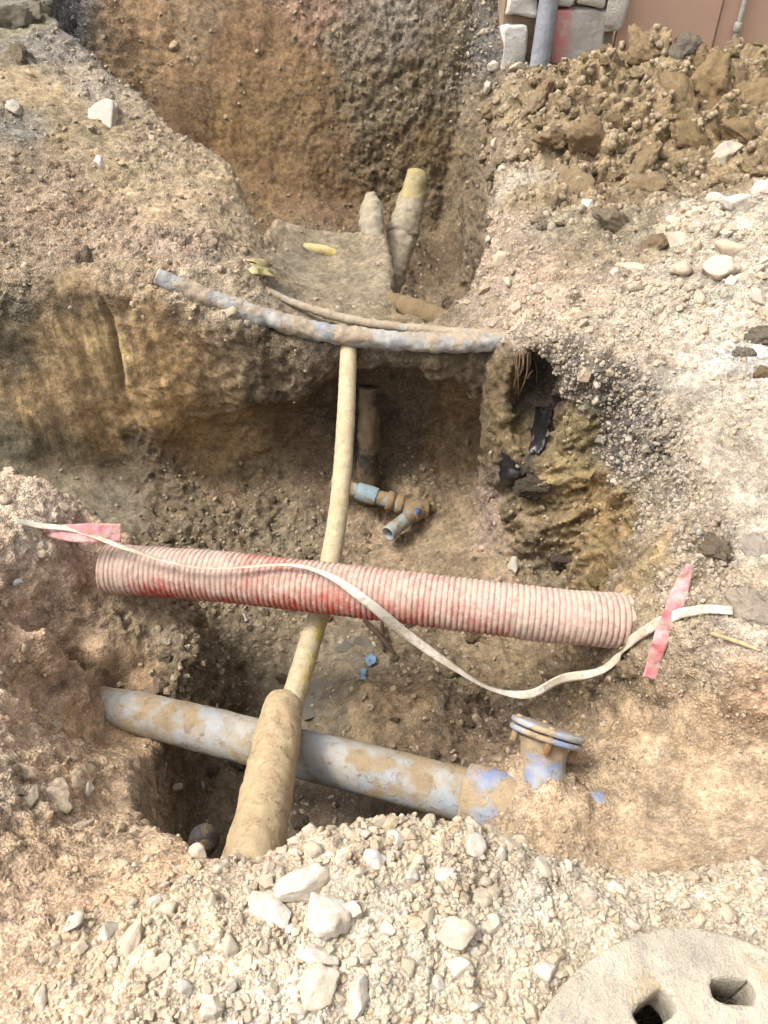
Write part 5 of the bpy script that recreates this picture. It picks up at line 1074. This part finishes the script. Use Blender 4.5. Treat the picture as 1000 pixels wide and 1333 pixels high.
# gravel and crumbs nobody could count
def stuff(name, label, n, wgt, smin, smax, colf, temps, seed, power=2.5, sink=.5, smooth_=False, mat=None):
    r = np.random.default_rng(seed); P, N, vi, fi = sample(n, wgt, r)
    s = (smin + (smax - smin) * r.random(n) ** power) / 2
    Vs, Fs, Cs, off = [], [], [], 0; which = r.integers(0, len(temps), n)
    col = colf(vi, r)
    for k, (tp_, tf) in enumerate(temps):
        m = np.nonzero(which == k)[0]
        if not len(m): continue
        q = r.normal(size=(len(m), 4)); q /= np.linalg.norm(q, axis=1, keepdims=True); w, x, y, z = q.T
        Rm = np.stack([1 - 2 * (y * y + z * z), 2 * (x * y - z * w), 2 * (x * z + y * w), 2 * (x * y + z * w), 1 - 2 * (x * x + z * z), 2 * (y * z - x * w), 2 * (x * z - y * w), 2 * (y * z + x * w), 1 - 2 * (x * x + y * y)], 1).reshape(-1, 3, 3)
        V = np.einsum('nij,vj->nvi', Rm, tp_) * s[m][:, None, None] + (P[m] + N[m] * (s[m] * (.6 - sink))[:, None])[:, None]
        Vs.append(V.reshape(-1, 3)); F = (tf[None] + (np.arange(len(m)) * len(tp_))[:, None, None] + off).reshape(-1, 3); Fs.append(F)
        Cs.append(np.repeat(col[m], len(tp_), 0)); off += len(m) * len(tp_)
    me = np_mesh(name, np.concatenate(Vs), np.concatenate(Fs)); set_attr(me, 'tint', np.concatenate(Cs), 'COLOR'); smooth(me, smooth_)
    o = obj(name, me, mat or M_GRAVEL); tag(o, label, None, None, 'stuff'); return o
def ico0(seed):
    t = (1 + 5 ** .5) / 2; P = np.array([(-1, t, 0), (1, t, 0), (-1, -t, 0), (1, -t, 0), (0, -1, t), (0, 1, t), (0, -1, -t), (0, 1, -t), (t, 0, -1), (t, 0, 1), (-t, 0, -1), (-t, 0, 1)], float)
    F = np.array([(0, 11, 5), (0, 5, 1), (0, 1, 7), (0, 7, 10), (0, 10, 11), (1, 5, 9), (5, 11, 4), (11, 10, 2), (10, 7, 6), (7, 1, 8), (3, 9, 4), (3, 4, 2), (3, 2, 6), (3, 6, 8), (3, 8, 9), (4, 9, 5), (2, 4, 11), (6, 2, 10), (8, 6, 7), (9, 8, 1)])
    r = np.random.default_rng(seed); P = P / np.linalg.norm(P[0]) * (1 + r.uniform(-.3, .15, (12, 1))) * (1, r.uniform(.65, 1), r.uniform(.5, .9)); return P, F
ICO = [ico0(s) for s in range(16)]
PAL = np.array([lin(h) for h in ('F0E6D6', 'EADCC6', 'F2EADC', 'E0CCAE', 'DCC6A4', 'D6BE98', 'E8D8C0', 'D2B890')]) * .62
def col_pale(vi, r):
    c = PAL[r.integers(0, len(PAL), len(vi))] * r.uniform(.8, 1.05, (len(vi), 1)); k = r.uniform(.35, .95, (len(vi), 1)); return c * (1 - k) + SOIL[vi] * 1.08 * k
def col_soil(vi, r): return np.clip(SOIL[vi] * r.uniform(.88, 1.22, (len(vi), 1)), .02, .7)
def col_mixed(vi, r):
    k = (r.random((len(vi), 1)) < .22) * 1.0; return col_soil(vi, r) * (1 - k) + k * col_pale(vi, r) * .85
def col_grey(vi, r):
    k = r.uniform(.3, .95, (len(vi), 1)); g = lin('CFC5B8') * .6; return np.clip(SOIL[vi] * (1 - k) + g * k * r.uniform(.5, 1.05, (len(vi), 1)), .02, .7)
patch = smoothstep(-.25, .25, fbm(tri_c, 7, 3, 301)); fine = smoothstep(.0, .3, tri_c[:, 0]) * smoothstep(.42, .5, tri_c[:, 1])
stuff('front_gravel', 'loose pale gravel covering the front heap', 20000, np.where(fore, fgrit ** 1.5 * (.35 + .65 * patch), 0), .003, .022, col_pale, ICO, 51, 4.5)
stuff('front_pebbles', 'pale pebbles between the stones of the front heap', 450, np.where(fore, fgrit * patch * (1 - .85 * fine), 0), .014, .036, col_pale, SMALL, 52, 2.0)
stuff('bank_gravel', 'pale gravel over the right bank', 13000, np.where(rightb, fgrit ** 2, 0) * np.where(tri_c[:, 1] > 2.4, 1, .7), .005, .034, col_pale, ICO, 53, 4.0)
stuff('bank_stones', 'small stones over the right bank', 650, np.where(rightb & (tri_c[:, 1] > 2.4), fgrit ** 2, 0), .02, .07, col_pale, SMALL, 54, 2.2)
stuff('layer_gravel', 'grey gravel of the dark layer in the right wall', 2600, wallg * 1.0, .006, .028, col_grey, ICO, 55, 2.0)
stuff('bank_crumbs', 'brown crumbs of soil over the left bank', 4500, np.where(leftb, .1 + fgrit * patch, 0), .003, .020, col_mixed, ICO, 56, 4.5)
stuff('shelf_grit', 'coarse grit on the mud shelf and bank on the right', 5000, np.where((tri_c[:, 0] > .15) & (tri_c[:, 1] < 1.7) & (tri_c[:, 2] < -.02) & (tri_c[:, 2] > -.65), fgrit, 0), .004, .020, col_mixed, ICO, 57, 3.2)
stuff('plateau_gravel', 'gravel and crumbs over the left plateau', 6500, np.where(leftp, fgrit * (.3 + patch), 0), .006, .045, col_mixed, ICO, 58, 4.0)
stuff('floor_crumbs', 'soil crumbs over the pit floor', 4500, np.where(floorp, .12 + fclod ** 1.5, 0), .004, .036, col_soil, SMALL[:8], 59, 3.5)
stuff('heap_crumbs', 'crumbs of clay over the heap', 4500, np.where(is_heap, 1, 0), .010, .07, lambda vi, r: col_soil(vi, r) * .86, SMALL[:6], 60, 3.2, .6, True)
backp = (tri_c[:, 1] > 3.0) & ~is_heap & ~leftp & ~rightb
stuff('back_crumbs', 'crumbs and stones in the back pit and on the soil bridge', 1800, np.where(backp & (fN[:, 2] > .6), .02 + fclod * .6 + fgrit * .5, 0), .008, .05, col_mixed, ICO, 61, 4.0)
stuff('wall_crumbs', 'crumbs stuck in the pit walls', 500, np.where((fN[:, 2] < .5) & (tri_c[:, 1] < 3.15) & (tri_c[:, 2] < -.1) & ~wallg, smoothstep(.4, .8, fclod), 0), .006, .035, col_soil, ICO, 62, 2.6)
